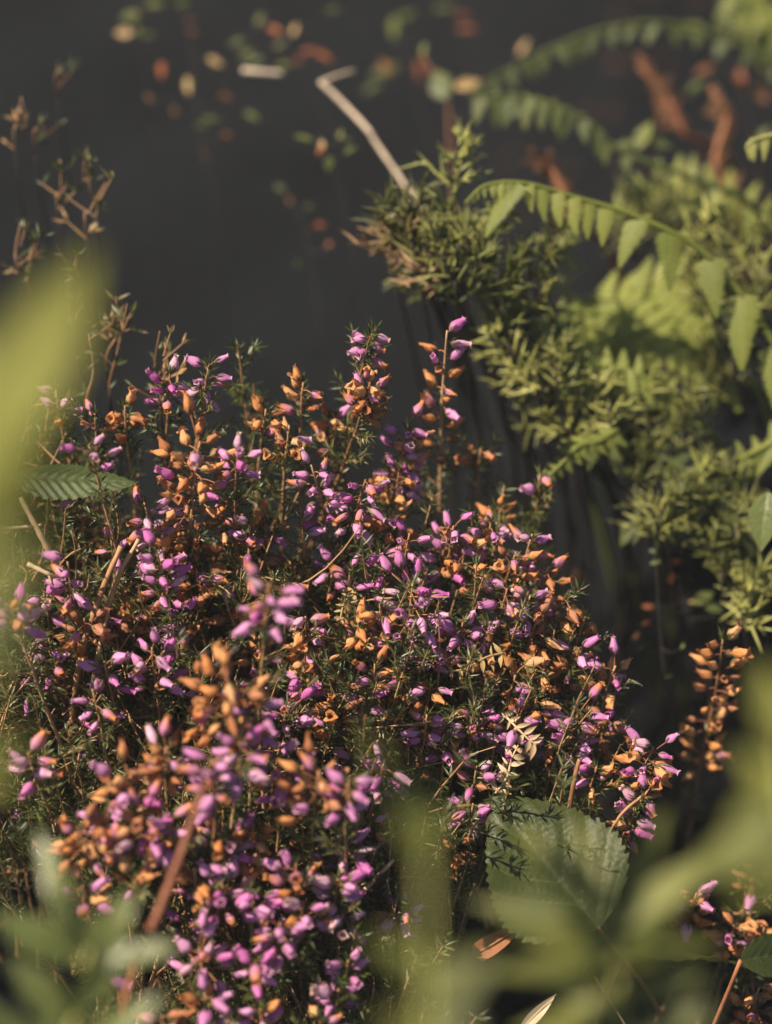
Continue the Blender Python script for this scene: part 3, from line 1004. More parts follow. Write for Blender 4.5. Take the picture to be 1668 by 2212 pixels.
leafy_shoot('tall yellow-green leafy shoot rising beside the mound, close up and very blurred', 'leafy_shoot',
            [(-420, 2700, .33), (-200, 1900, .32), (-90, 1300, .315), (-40, 900, .32)],
            [(-55, 1010, .318, 205, 510, .335, 190, .2), (-80, 1200, .315, 90, 600, .30, 150, -.4), (-110, 1330, .315, 90, 920, .31, 180, .3),
             (-140, 1560, .317, 40, 1180, .31, 130, -.2), (-60, 950, .32, -180, 560, .33, 140, 0)], 'leaf_near')
leafy_shoot('fanned yellow-green leafy shoot hiding part of the broad toothed leaf', 'leafy_shoot',
            [(1400, 2750, .43), (1370, 2350, .435), (1330, 2090, .44), (1320, 1975, .442)],
            [(1320, 1985, .442, 1110, 1765, .45, 56, .2), (1322, 1980, .442, 1235, 1760, .455, 34, -.3), (1326, 1990, .442, 1455, 1735, .45, 56, .3), (1328, 2000, .442, 1390, 1800, .45, 40, -.3),
             (1330, 2010, .44, 1560, 1825, .44, 74, -.2), (1330, 2030, .44, 1010, 1935, .445, 70, .1), (1332, 2050, .44, 1120, 2020, .43, 50, -.3), (1335, 2080, .438, 1060, 2095, .43, 64, .2),
             (1340, 2080, .438, 1560, 2030, .445, 56, 0), (1338, 2060, .438, 1480, 1950, .43, 46, .4), (1350, 2200, .435, 1110, 2220, .43, 70, .2), (1352, 2160, .435, 1180, 2150, .44, 50, -.2),
             (1360, 2250, .435, 1540, 2170, .43, 60, -.2), (1350, 2150, .435, 1530, 2110, .43, 50, .2)], 'leaf_near')
leafy_shoot('bright yellow-green shoot leaning in beside the tiered orange spike', 'leafy_shoot',
            [(1900, 2500, .37), (1800, 2100, .375), (1720, 1800, .38), (1690, 1600, .385)],
            [(1715, 1790, .38, 1470, 1885, .39, 100, .2), (1730, 1830, .38, 1570, 1960, .39, 70, -.2), (1705, 1700, .382, 1560, 1790, .385, 70, -.2), (1690, 1620, .385, 1650, 1420, .39, 84, .1),
             (1715, 1750, .38, 1590, 1600, .39, 84, .3), (1760, 1950, .377, 1640, 1880, .38, 70, 0)], 'leaf_near')
leafy_shoot('dim green leafy shoot reaching up in front of the lower mound', 'leafy_shoot',
            [(880, 2750, .36), (920, 2350, .362), (925, 2050, .365), (920, 1860, .37)],
            [(920, 1880, .37, 905, 1640, .38, 60, .3), (915, 1880, .37, 800, 1560, .38, 48, .4),
             (925, 2110, .364, 800, 2010, .365, 60, .2), (925, 2170, .363, 1060, 2055, .36, 90, 0), (922, 2280, .362, 830, 2180, .36, 90, .2), (922, 2290, .362, 1020, 2200, .36, 100, -.2)], 'leaf_near')
leafy_shoot('dark glossy leafy shoot with bright glints in front of the orange bells', 'glossy_shoot',
            [(60, 2700, .46), (120, 2350, .47), (180, 2130, .475), (200, 1990, .48)],
            [(190, 2060, .478, 290, 1930, .475, 74, .3), (180, 2090, .477, 380, 2030, .47, 60, -.1), (150, 2220, .474, 260, 2010, .465, 60, .7),
             (175, 2080, .476, -20, 1960, .47, 84, .2), (185, 2060, .477, 60, 1790, .48, 60, -.3), (120, 2330, .47, -40, 2160, .46, 90, .2),
             (130, 2300, .471, 330, 2160, .46, 70, .2), (110, 2380, .47, 90, 2170, .455, 70, -.3), (160, 2180, .474, 300, 2060, .48, 56, .5), (150, 2200, .474, 20, 2080, .465, 74, -.2),
             (135, 2280, .471, 250, 2240, .465, 70, .4), (188, 2050, .477, 130, 1900, .47, 56, .6), (120, 2330, .47, 200, 2330, .46, 70, 0)], 'leaf_glossy', wave=.06, curl=.2)
leafy_shoot('faint green leaf tip poking in beside the twiggy stems', 'leafy_shoot',
            [(-300, 2300, .38), (-180, 1900, .38), (-90, 1640, .38)],
            [(-90, 1650, .38, 62, 1590, .385, 66, .2), (-100, 1680, .38, 40, 1700, .38, 50, .1)], 'leaf_near')


# ------------------------------------------------------------------ ferns
def pinna_mesh(name, lobes, mat, wid=.30, gap=.25, curl=0.15, droop=.12, seed=0):
    """one pinna of unit length along +X, toothed by its pinnules"""
    r = random.Random(seed)
    mb = MB()
    zc = lambda x: -curl * x * x
    for sd in (-1, 1):
        for i in range(lobes):
            x0, x1 = i / lobes, (i + 1 - gap) / lobes
            t = (i + .5) / lobes
            ww = wid * (1 - t) ** .8 * (.85 + .3 * min(1, t * 4)) * r.uniform(.9, 1.1) + .02
            fw = .35 / lobes + .10 * ww
            x1b = min(1, (i + 1) / lobes)
            y = sd * ww
            pts = [(x0, 0, zc(x0)), (x0 + fw * .5, y * .5, zc(x0) - droop * ww * .3 + .01), (x0 + fw, y * .85, zc(x0) - droop * ww),
                   (x0 + fw + .3 / lobes, y, zc(x0) - droop * ww * 1.2), (x1 + fw * .8, y * .7, zc(x1) - droop * ww * .6), (x1b, y * .25, zc(x1b)), (x1b, 0, zc(x1b))]
            f = [(0, 1, 5, 6), (1, 2, 4, 5), (2, 3, 4)]
            if sd < 0:
                f = [q[::-1] for q in f]
            mb.add(pts, f)
    mb.tube([(x, 0, zc(x) - .004) for x in np.linspace(0, .96, 8)], np.linspace(.012, .004, 8), 4)
    return mb.mesh(name, [mat])


PIN = {}


def frond(label, path, mat, pin, name='fern_frond', group=None, r0=.0011, base=None, lob=13, wid=.30, curl=.15, face=None, stem=None, cat='fern'):
    """path: (px,py,depth) along the rachis; pin: (t, ix, iy, iz, length px): pinna direction in picture right, up and towards the lens"""
    pts = curve([P(*s) for s in path], 10)
    base = base or down_to_ground(pts[0], .05, .03)
    t = thing(name, label, cat, base, group)
    full = curve([base, base.lerp(pts[0], .6) + Vector((0, 0, .02)), pts[0]], 6) + pts[1:]
    stalk_part(t, full, r0 * 1.5, r0 * .45, stem or mat, 'rachis', 6)
    key = (mat, lob, round(wid, 2), round(curl, 2))
    if key not in PIN:
        PIN[key] = [pinna_mesh('pinna', lob, mat, wid, .22, curl, .12, s) for s in (1, 2, 3)]
    dm = path[len(path) // 2][2]
    for (tt, ix, iy, iz, Lp) in pin:
        i = tt * (len(pts) - 1)
        i0 = min(int(i), len(pts) - 2)
        o = pts[i0].lerp(pts[i0 + 1], i - i0)
        dr = (RGT * ix + UPV * iy - FWD * iz).normalized()
        fc = face or (-FWD * .7 + Vector((-.3, 0, .6)))
        m = orient(o, o + dr, fc, random.uniform(-.35, .35))
        put('pinna', random.choice(PIN[key]), t, None, Matrix.Translation(o - base) @ m @ Matrix.Scale(Lp * mpp(dm), 4))
    return t


def auto_pin(n, a0, a1, l0, lmid, l1, jit=.15, iz=.2, both=None):
    out = []
    for i in range(n):
        t = (i + .6) / (n + .2)
        an = R_(a0 + (a1 - a0) * t) + random.uniform(-jit, jit)
        L = (l0 + (lmid - l0) * min(1, t * 2)) if t < .5 else (lmid + (l1 - lmid) * (t - .5) * 2)
        out.append((t, math.cos(an), math.sin(an), random.uniform(-.1, iz), L * random.uniform(.85, 1.1)))
        if both:
            an2 = R_(both[0] + (both[1] - both[0]) * t) + random.uniform(-jit, jit)
            out.append((min(.99, t + .01), math.cos(an2), math.sin(an2), random.uniform(-.6, .1), L * both[2] * random.uniform(.85, 1.1)))
    return out


# main arching frond: its tip curls at the left, pinnae hang from it
frond('bright green arching fern frond whose toothed leaflets hang down over the gorse',
      [(1760, 900, .76), (1640, 690, .75), (1520, 545, .74), (1380, 470, .735), (1240, 425, .73), (1130, 395, .725), (1050, 400, .725), (1005, 438, .725)],
      'fern', [(.03, -.1, -1, .3, 130), (.10, .0, -1, .2, 150), (.19, -.05, -1, .2, 160), (.27, .05, -1, .2, 125), (.36, .0, -1, .2, 125), (.43, -.4, -.9, .1, 110),
               (.5, -.1, -1, .2, 84), (.54, .0, -1, .2, 80), (.58, .1, -1, .2, 84), (.62, .1, -1, .2, 76), (.66, .1, -1, .2, 70), (.70, .1, -1, .2, 60), (.735, -.55, -.8, .2, 130), (.77, .1, -1, .2, 52), (.80, .1, -1, .2, 44),
               (.83, .1, -1, .2, 32), (.87, .1, -1, .1, 26), (.91, 0, -1, 0, 20), (.95, .3, -1, 0, 16)]
      + [(t_, -.3, .35, -.9, L_) for t_, L_ in ((.15, 90), (.24, 90), (.33, 80), (.41, 70), (.48, 50), (.58, 40), (.68, 36), (.78, 30))], lob=16, wid=.27)
frond('olive fern frond arching across the dark above the bright green one',
      [(1600, 420, .86), (1350, 330, .85), (1270, 262, .845), (1190, 222, .84), (1110, 205, .84), (1020, 210, .84)],
      'fern_dull', auto_pin(13, -95, -100, 30, 62, 60, .2, .2, (60, 80, .25)), lob=9, wid=.34)
frond('thin dull green frond crossing the dark below the far growth',
      [(1720, 160, .98), (1560, 80, .97), (1420, 50, .96), (1300, 66, .95), (1200, 100, .95), (1100, 150, .95), (1010, 200, .94)],
      'fern_dull', auto_pin(16, -110, -70, 40, 40, 40, .4, .3), lob=7, wid=.4)
frond('lime fern frond with a curled tip, poking in past the gorse',
      [(1850, 360, .745), (1760, 300, .74), (1690, 290, .74), (1630, 302, .74), (1612, 318, .74)],
      'gorse_light', auto_pin(7, -110, -80, 90, 60, 26, .1, .2, (120, 110, .25)), lob=9, wid=.22)
frond('broad yellow-green fern frond spread out behind the gorse',
      [(1150, 760, .80), (1230, 700, .81), (1330, 650, .82), (1420, 610, .83), (1510, 580, .84)],
      'fern_yellow', auto_pin(9, -62, -35, 180, 230, 90, .12, .3, (75, 55, .45)), lob=8, wid=.26)
frond('broad yellow-green fern frond drooping under the bright arching one',
      [(1560, 800, .82), (1480, 720, .82), (1400, 670, .82), (1300, 650, .82), (1210, 640, .81)],
      'fern_yellow', auto_pin(8, -60, -100, 120, 150, 70, .15, .3), lob=8, wid=.30)
frond('little bright fern tip in the shade below the gorse',
      [(1330, 930, .74), (1290, 955, .735), (1250, 965, .73), (1215, 1000, .728), (1182, 1032, .727)],
      'fern', auto_pin(9, -40, -60, 40, 40, 16, .1, .2, (150, 150, .9)), lob=6, wid=.35)
frond('dark green fern frond running down along the far side of the hollow',
      [(1260, 960, .76), (1370, 965, .76), (1470, 1010, .755), (1570, 1080, .75), (1640, 1160, .75)],
      'fern_dull', auto_pin(10, -100, -60, 60, 84, 50, .2, .2, (50, 30, .6)), lob=8, wid=.32)
frond('pale green fern frond hanging over the shiny leaf',
      [(1760, 900, .76), (1660, 960, .76), (1560, 1010, .76), (1480, 1045, .755)],
      'fern', auto_pin(9, -120, -100, 90, 80, 36, .2, .2, (100, 110, .5)), lob=8, wid=.3)
frond('green fern frond at the far end of the thicket, badly out of focus',
      [(1900, 230, 1.02), (1760, 100, 1.02), (1660, 30, 1.02), (1560, -20, 1.02)],
      'fern', auto_pin(9, -120, -100, 90, 110, 60, .2, .2, (100, 60, .6)), lob=7, wid=.32)
frond('feathery pale frond threading through the gorse below the arching one',
      [(1500, 900, .78), (1400, 820, .77), (1300, 790, .765), (1200, 800, .76), (1120, 840, .755)],
      'fern_yellow', auto_pin(12, -70, -110, 60, 80, 30, .3, .3, (70, 110, .7)), lob=9, wid=.24)
frond('feathery olive frond hanging above the red dead leaves',
      [(1668, 1240, .77), (1580, 1150, .77), (1480, 1110, .765), (1400, 1120, .76), (1340, 1150, .758)],
      'fern_dull', auto_pin(12, -60, -110, 60, 80, 30, .3, .3, (70, 110, .7)), lob=9, wid=.24)
frond('feathery yellow frond behind the lime curled one',
      [(1720, 520, .90), (1600, 430, .90), (1480, 400, .89), (1380, 420, .88), (1300, 470, .88)],
      'fern_yellow', auto_pin(12, -70, -110, 70, 90, 36, .3, .3, (70, 110, .7)), lob=9, wid=.24)
for (nm, pth, pn) in (
        ('dead brown fern frond curling among the far green growth', [(1640, 560, .93), (1590, 440, .93), (1545, 350, .93), (1570, 250, .93), (1535, 190, .93)], auto_pin(11, -160, -40, 40, 52, 36, 1.1, .8, (20, 160, .9))),
        ('withered reddish fern frond behind the olive arching frond', [(1480, 290, .96), (1440, 210, .96), (1400, 160, .96), (1385, 120, .96)], auto_pin(8, -160, -20, 44, 46, 30, 1.0, .8, (20, 150, .8))),
        ('withered rust fern frond between the gorse and the bright frond', [(1240, 470, .87), (1210, 400, .87), (1180, 350, .87), (1140, 350, .87)], auto_pin(6, -120, -60, 50, 60, 40, .6, .5, (60, 140, .7)))):
    frond(nm, pth, 'fern_dead', pn, name='dead_fern_frond', lob=7, wid=.3, curl=.5, stem='stem_red')


# ------------------------------------------------------------------ gorse
def gorse(px, py, dd, Lpx, lean, label, light=.0, dens=1.0, root=None):
    T = P(px, py, dd)
    mm = mpp(dd)
    up = (UPV * math.cos(R_(lean)) + RGT * math.sin(R_(lean)) - FWD * random.uniform(-.2, .4)).normalized()
    L = Lpx * mm
    B = T - up * L
    rt = root or down_to_ground(B, random.uniform(-.01, .07), random.uniform(.0, .06))
    t = thing('gorse_shoot', label, 'gorse', rt, 'gorse shoots on the far side of the hollow')
    path = curve([rt, rt.lerp(B, .55) + Vector((.01, 0, .01)), B, B.lerp(T, .5) + RGT * random.uniform(-.003, .003), T], 5)
    mb = MB()
    mb.tube([p - rt for p in path], np.linspace(.0008, .0004, len(path)), 5)
    put('stem', mb.mesh('stem', ['stem_dark']), t)
    sp = MB()

    def spine(o, dr, ln, rd):
        x = o + dr * ln
        c = Vector((random.uniform(-.1, .1),) * 3) * ln
        sp.tube([o - rt, o.lerp(x, .5) + c * .4 - rt, x - rt], [rd, rd * .8, rd * .12], 4, 0, False)
    m = int(max(7, L / random.uniform(.0036, .0062)) * dens)
    for i in range(m):
        s = (i + random.random()) / m
        o = B.lerp(T, s)
        fm = frame_z(up, random.uniform(0, 6.28))
        for q in range(2):
            az = q * 3.1 + random.uniform(-.8, .8)
            dr = (fm @ Vector((math.cos(az), math.sin(az), random.uniform(.35, 1.1)))).normalized()
            ln = random.uniform(.006, .019) * (1.1 - .45 * s)
            spine(o, dr, ln, .0008)
            for e in range(3):
                o2 = o + dr * ln * random.uniform(.15, .75)
                d2 = (dr * .8 + Vector((random.gauss(0, 1), random.gauss(0, 1), random.gauss(.2, 1))).normalized()).normalized()
                spine(o2, d2, ln * random.uniform(.35, .7), .0006)
    for q in range(7):
        dr = (up + Vector((random.gauss(0, .35), random.gauss(0, .35), random.gauss(0, .3)))).normalized()
        spine(T - up * .003, dr, random.uniform(.006, .013), .00055)
    gm = 'gorse_light' if random.random() < light * .8 else random.choice(['gorse', 'gorse', 'gorse_dark', 'gorse_dark', 'gorse_dead' if Lpx < 108 else 'gorse'])
    so_ = put('spines', sp.mesh('spines', [gm]), t)
    so_['kind'] = 'stuff'
    return t


def gl(x, y):
    if x < 1100 and y < 640:
        return 'green spiny gorse shoot bunched at the foot of the pale kinked twig'
    if x > 1340 and y < 760:
        return 'blurred gorse shoot standing behind the bright arching frond'
    if y > 980:
        return 'green gorse shoot crowding the shiny leaf above the hollow'
    return 'green gorse shoot hanging below the broad yellow-green ferns'


for (x, y, dd, L, ln, lt) in [
        (1000, 300, .735, 110, 10, 1), (830, 430, .73, 110, -30, 0), (870, 450, .725, 110, -14, 0), (905, 420, .735, 120, 0, 0), (960, 440, .73, 120, 6, .4), (930, 500, .72, 110, -24, 0),
        (850, 500, .73, 90, -50, 0), (1010, 480, .725, 110, 12, .5), (1075, 470, .73, 120, 22, 1), (1050, 540, .725, 110, 24, .3), (970, 560, .725, 100, -10, 0), (905, 570, .73, 80, -50, 0),
        (1130, 540, .735, 120, 30, .5), (1210, 490, .74, 130, 26, 1), (1110, 600, .735, 110, 10, .2), (1060, 620, .735, 100, -10, .2), (1180, 620, .745, 110, 20, .3), (1070, 700, .74, 100, -24, .2),
        (1120, 690, .745, 100, 0, .3), (1150, 760, .75, 110, -14, .2), (1100, 780, .745, 90, -40, .2), (1220, 760, .755, 120, 10, .4), (1180, 840, .755, 110, -20, .2), (1290, 830, .765, 120, 10, .2),
        (1340, 880, .77, 120, 10, .3), (1400, 850, .775, 120, 20, .3), (1260, 900, .765, 100, -20, .3), (1160, 880, .76, 90, -44, .2), (1420, 940, .76, 110, 20, .2), (1480, 870, .78, 110, 10, .2),
        (1380, 1020, .75, 110, -20, .2), (1450, 1060, .745, 110, 0, .3), (1520, 1000, .75, 110, 10, .5), (1580, 1010, .75, 110, 20, .5), (1500, 1120, .745, 100, -30, .2), (1560, 1160, .74, 110, 0, .3),
        (1400, 1090, .75, 90, -30, .3), (1620, 1080, .745, 110, 14, .4), (1600, 1240, .74, 110, -10, .2), (1650, 1220, .735, 110, 20, .2),
        (1540, 480, .80, 130, 0, .2), (1600, 520, .79, 140, 10, .3), (1650, 470, .79, 140, 14, .2), (1570, 590, .79, 120, -10, .2), (1640, 600, .78, 130, 10, .4), (1500, 560, .81, 120, -20, .3),
        (1420, 400, .86, 120, 0, .3), (1480, 380, .87, 120, 10, .4), (1350, 420, .85, 110, -10, .2), (1620, 700, .80, 120, 10, .3), (1540, 740, .81, 120, -10, .2)]:
    if random.random() < .5 and not (x == 1000 and y == 300):
        gorse(x + random.uniform(-36, 36), y + random.uniform(-30, 40), dd + random.uniform(-.02, .04), L * .9, ln + random.uniform(-40, 40), gl(x, y), min(1, lt + .25))
    gorse(x, y, dd, L, ln, gl(x, y) if not (x == 1000 and y == 300) else 'lone lime gorse shoot sticking up into the dark', lt)


# ------------------------------------------------------------------ small-leaved sprigs in the dark background
def small_sprig(label, stem, leaves, name='bilberry_sprig', r0=.0007, stem_mat='stem_dark', cat='sprig', group=None):
    pts = curve([P(*s) for s in stem], 6)
    rt = down_to_ground(pts[0], 0, .02)
    t = thing(name, label, cat, rt, group)
    low = curve([rt, rt.lerp(pts[0], .6), pts[0]], 4)
    sm = MB()
    sm.tube([p - rt for p in low], np.linspace(r0 * .4, r0 * .45, len(low)), 5, 1)  # lower stem coloured near black in place of shade
    sm.tube([p - rt for p in pts], np.linspace(r0 * .5, r0 * .4, len(pts)), 5, 0)
    put('stem', sm.mesh('stem', [stem_mat, 'stem_dark']), t)
    for (x, y, dd, L, an, mat, asp) in leaves:
        c = P(x, y, dd)
        L = L * random.uniform(.5, .85)
        asp = asp * .8
        dr = RGT * math.cos(R_(an)) + UPV * math.sin(R_(an)) - FWD * random.uniform(-.3, .3)
        h = dr.normalized() * (L * .5 * mpp(dd))
        near = min(pts, key=lambda q: (q - c).length)
        a_, b_ = c - h, c + h
        if (near - b_).length < (near - a_).length:
            a_, b_ = b_, a_
        leaf_part(t, a_, b_, L * asp * mpp(dd), mat, 'leaf', face=-FWD * .8 + Vector((-.35, 0, .5)), roll=random.uniform(-.4, .4), curl=.15, fold=.15, nt_=10, ns=5)
        if (near - a_).length < .09:
            stalk_part(t, [near, near.lerp(a_, .5) - Vector((0, 0, .002)), a_], r0 * .5, r0 * .4, stem_mat, 'leaf_stalk', 4)
    return t


small_sprig('yellow-green leafy sprig dangling at the top of the dark hollow', [(330, 260, .98), (310, 120, .97), (300, 0, .96)],
            [(282, 32, .96, 50, 190, 'smallgreen', .6), (266, 70, .965, 56, 175, 'tanleaf', .6), (296, 60, .965, 46, 100, 'smallgreen', .6), (320, 74, .965, 44, 10, 'smallgreen', .5),
             (336, 8, .96, 60, 10, 'smallgreen', .5), (395, 5, .97, 40, 20, 'smallgreen', .5)])
small_sprig('sparse rusty-leaved sprig deep in the dark hollow', [(470, 460, .94), (440, 330, .94), (420, 200, .94), (410, 60, .95)],
            [(348, 152, .94, 40, 260, 'rust', .75), (405, 185, .94, 50, 270, 'tanleaf', .5), (465, 132, .945, 44, 330, 'tanleaf', .5), (415, 68, .95, 30, 20, 'rust', .5), (410, 40, .95, 30, 180, 'rust', .6),
             (375, 238, .94, 26, 300, 'fern_dry', .4), (490, 208, .94, 34, 345, 'fern_dry', .5), (490, 290, .935, 30, 0, 'rust', .7), (442, 335, .94, 28, 330, 'fern_dry', .6), (320, 210, .94, 30, 310, 'fern_dry', .4),
             (435, 270, .93, 34, 180, 'smallgreen', .6), (455, 255, .93, 46, 10, 'smallgreen', .5), (545, 250, .93, 60, 330, 'smallgreen', .5)])
small_sprig('green and rust leafed sprig in the far tangle above the pale twig', [(740, 330, .97), (680, 210, .97), (620, 110, .96), (560, 30, .96)],
            [(510, 90, .96, 56, 190, 'smallgreen', .5), (532, 115, .96, 50, 200, 'smallgreen', .5), (590, 62, .96, 54, 330, 'rust', .5), (636, 62, .96, 46, 80, 'tanleaf', .6), (605, 95, .96, 50, 20, 'smallgreen', .5),
             (668, 108, .965, 50, 20, 'rust', .5), (700, 120, .965, 60, 335, 'rust', .5), (640, 130, .965, 50, 200, 'rust', .5), (610, 140, .965, 40, 180, 'smallgreen', .5), (560, 40, .96, 40, 60, 'smallgreen', .4),
             (550, 130, .96, 44, 190, 'smallgreen', .5), (720, 20, .96, 40, 200, 'smallgreen', .4)])
small_sprig('green five-leaved sprig with a brown bud beside the pale twig', [(760, 520, .86), (730, 400, .855), (705, 330, .85), (690, 290, .85)],
            [(655, 296, .85, 62, 160, 'smallgreen', .4), (695, 312, .848, 34, 100, 'tanleaf', .8), (690, 325, .848, 30, 250, 'rust', .7), (735, 288, .85, 36, 70, 'smallgreen', .5), (757, 322, .85, 46, 30, 'smallgreen', .45),
             (750, 300, .85, 36, 10, 'smallgreen', .5), (710, 354, .85, 40, 260, 'smallgreen', .7)])
small_sprig('dim sprig with two orange leaves low in the dark hollow', [(690, 700, .90), (670, 560, .90), (650, 470, .90), (600, 400, .90)],
            [(605, 405, .90, 30, 160, 'fern_dull', .7), (625, 432, .90, 26, 300, 'fern_dry', .7), (668, 445, .90, 30, 10, 'fern_dull', .6), (692, 485, .90, 26, 10, 'rust', .8), (710, 527, .89, 28, 60, 'rust', .8), (642, 570, .89, 28, 100, 'fern_dull', .6)])
small_sprig('broad blurred leaf with a browned edge on a red stem', [(985, 520, .92), (975, 380, .92), (970, 290, .92), (968, 200, .92)],
            [(950, 180, .92, 96, 110, 'smallgreen', .8), (1010, 180, .92, 100, 20, 'tanleaf', .5), (915, 105, .925, 40, 80, 'smallgreen', .7)], stem_mat='stem_red', r0=.0009)
small_sprig('green leafed sprig in the far tangle between the fronds', [(1470, 480, .90), (1440, 380, .89), (1400, 300, .89)],
            [(1390, 290, .89, 80, 70, 'smallgreen', .75), (1350, 312, .89, 60, 180, 'smallgreen', .6), (1430, 310, .89, 70, 350, 'fern_dull', .5), (1120, 240, .90, 60, 20, 'fern_dull', .4)])
small_sprig('mixed rust and green sprig at the far end of the hollow', [(930, 300, 1.05), (880, 150, 1.05), (850, 40, 1.05)],
            [(830, 150, 1.05, 70, 20, 'smallgreen', .5), (850, 60, 1.05, 60, 80, 'smallgreen', .6), (880, 30, 1.05, 50, 20, 'smallgreen', .5), (800, 190, 1.05, 50, 200, 'smallgreen', .5), (830, 145, 1.05, 40, 300, 'rust', .6),
             (1000, 30, 1.05, 50, 10, 'rust', .5), (1010, 60, 1.05, 50, 10, 'rust', .5), (960, 15, 1.05, 60, 20, 'smallgreen', .4), (1130, 100, 1.0, 60, 60, 'tanleaf', .4), (905, 150, 1.05, 60, 270, 'rust', .4)])
small_sprig('olive and brown leafed sprig hanging across the far top corner', [(1640, 330, 1.0), (1600, 200, 1.0), (1540, 80, 1.0)],
            [(1490, 60, 1.0, 70, 190, 'smallgreen', .6), (1560, 40, 1.0, 90, 100, 'smallgreen', .6), (1600, 20, 1.0, 100, 30, 'smallgreen', .6), (1640, 110, 1.0, 80, 10, 'smallgreen', .5), (1600, 170, 1.0, 60, 280, 'rust', .5),
             (1520, 150, 1.0, 60, 200, 'fern_dry', .5), (1640, 200, 1.0, 60, 300, 'fern_dry', .5), (1500, 190, 1.0, 60, 220, 'fern_dull', .6), (1650, 290, 1.0, 70, 60, 'smallgreen', .5)])
small_sprig('sprig of red and orange dead leaves beside the tiered orange spike', [(1540, 1500, .80), (1500, 1380, .79), (1470, 1260, .785), (1480, 1180, .78)],
            [(1472, 1195, .78, 60, 80, 'rust', .4), (1460, 1215, .78, 40, 200, 'rust', .5), (1450, 1250, .775, 36, 270, 'rust', .8), (1520, 1290, .785, 90, 30, 'fern_dull', .6), (1540, 1310, .785, 60, 330, 'fern_dull', .6),
             (1500, 1300, .785, 50, 180, 'tanleaf', .4), (1400, 1310, .78, 40, 180, 'rust', .5), (1395, 1345, .775, 40, 200, 'rust', .4), (1370, 1375, .77, 34, 220, 'fern_dry', .5), (1600, 1310, .785, 50, 10, 'smallgreen', .5)])
small_sprig('dim sprig with tiny green leaves in the middle of the hollow', [(1470, 1640, .74), (1440, 1500, .74), (1425, 1350, .74), (1415, 1180, .74)],
            [(1410, 1190, .74, 28, 170, 'fern_dull', .6), (1415, 1215, .74, 28, 10, 'fern_dull', .6), (1385, 1400, .735, 30, 200, 'fern_dull', .3), (1445, 1460, .735, 36, 20, 'smallgreen', .3), (1475, 1395, .74, 20, 60, 'fern_dull', .5)])
small_sprig('orange seed bunch on a brown stalk among the far gorse', [(1430, 1000, .84), (1410, 900, .83), (1390, 800, .825)],
            [(1350, 795, .82, 34, 100, 'rust', .8), (1385, 780, .82, 34, 60, 'rust', .8), (1370, 800, .82, 34, 300, 'rust', .8), (1450, 798, .825, 34, 100, 'rust', .8), (1380, 712, .82, 36, 60, 'rust', .8), (1410, 850, .825, 40, 260, 'rust', .4)])
small_sprig('green stemmed sprig with narrow leaves standing past the wavy leaf', [(1640, 2240, .70), (1620, 2080, .70), (1610, 1960, .70), (1620, 1850, .70)],
            [(1570, 1960, .70, 66, 320, 'smallgreen', .2), (1600, 2010, .70, 70, 310, 'smallgreen', .2), (1650, 1970, .70, 60, 30, 'smallgreen', .2), (1590, 1925, .70, 60, 20, 'smallgreen', .2), (1640, 2060, .70, 60, 40, 'smallgreen', .25),
             (1540, 2000, .70, 60, 300, 'smallgreen', .2), (1650, 2010, .70, 50, 350, 'smallgreen', .2)], stem_mat='stem', r0=.0009)


# twiggy sprigs of the heather further back on the left
def twig_sprig(px, py, dd, L, lean, seed):
    r = random.Random(seed)
    T = P(px, py, dd)
    mm = mpp(dd)
    B = T - (UPV * math.cos(R_(lean)) + RGT * math.sin(R_(lean))) * L * mm - FWD * -.01
    rt = down_to_ground(B, -.01, .02)
    t = thing('heather_twig', 'thin reddish heather twig with sparse leaf tufts in the dim growth left of the hollow', 'heather', rt, 'dim heather twigs left of the hollow')
    path = curve([rt, rt.lerp(B, .6) + Vector((.004, 0, 0)), B, B.lerp(T, .5) + RGT * r.uniform(-.003, .003), T], 5)
    mb = MB()
    mb.tube([p - rt for p in path[:11]], np.linspace(.0005, .0004, 11), 5, 1)  # shaded foot painted dark, upper stem left as the lit tan
    mb.tube([p - rt for p in path[10:]], np.linspace(.00030, .0002, len(path) - 10), 5, 0)
    no, nd = [], []
    for i in range(int(L / 20)):
        s = r.random()
        o = B.lerp(T, s)
        sd = (UPV * r.uniform(.2, 1) + RGT * r.uniform(-1, 1) - FWD * r.uniform(-.6, .6)).normalized()
        ln = r.uniform(.003, .012)
        if r.random() < .5:
            mb.tube([o - rt, o + sd * ln - rt], [.0003, .0002], 4, 0, False)
            o = o + sd * ln
        for q in range(r.randint(2, 6)):
            no.append(o - rt)
            nd.append(sd + Vector((r.gauss(0, .6), r.gauss(0, .6), r.gauss(0, .6))))
    put('stem', mb.mesh('stem', ['stem', 'stem_dark']), t)
    O = np.array([tuple(x) for x in no])
    v, f = needle_arrays(O, np.array([tuple(x) for x in nd]), rng.uniform(.003, .007, len(O)), rng.uniform(.0004, .0008, len(O)))
    nb = put('needles', big_mesh('needles', v, f, 'needle_fill'), t)
    nb['kind'] = 'stuff'


for i, (x, y, dd, L, ln) in enumerate([(185, 325, .73, 110, -4), (130, 345, .73, 120, 6), (228, 395, .72, 120, 24), (45, 210, .75, 110, 12), (20, 230, .75, 100, 0), (90, 255, .75, 70, 20), (125, 140, .78, 60, 10),
                                       (45, 480, .72, 110, 8), (30, 305, .74, 90, -6), (70, 540, .71, 90, 10), (250, 640, .70, 150, 12), (215, 660, .70, 160, 4), (275, 655, .69, 200, 14), (165, 560, .70, 160, 6),
                                       (120, 640, .70, 160, -4), (190, 720, .69, 160, 6), (300, 690, .70, 120, 14), (345, 715, .68, 150, 4), (85, 680, .70, 160, -6), (355, 740, .675, 160, 6), (235, 740, .68, 180, 10), (0, 420, .72, 120, 4)]):
    if i not in (4, 8, 11, 14, 16, 18, 20, 21):
        twig_sprig(x, y, dd, L, ln, 100 + i)

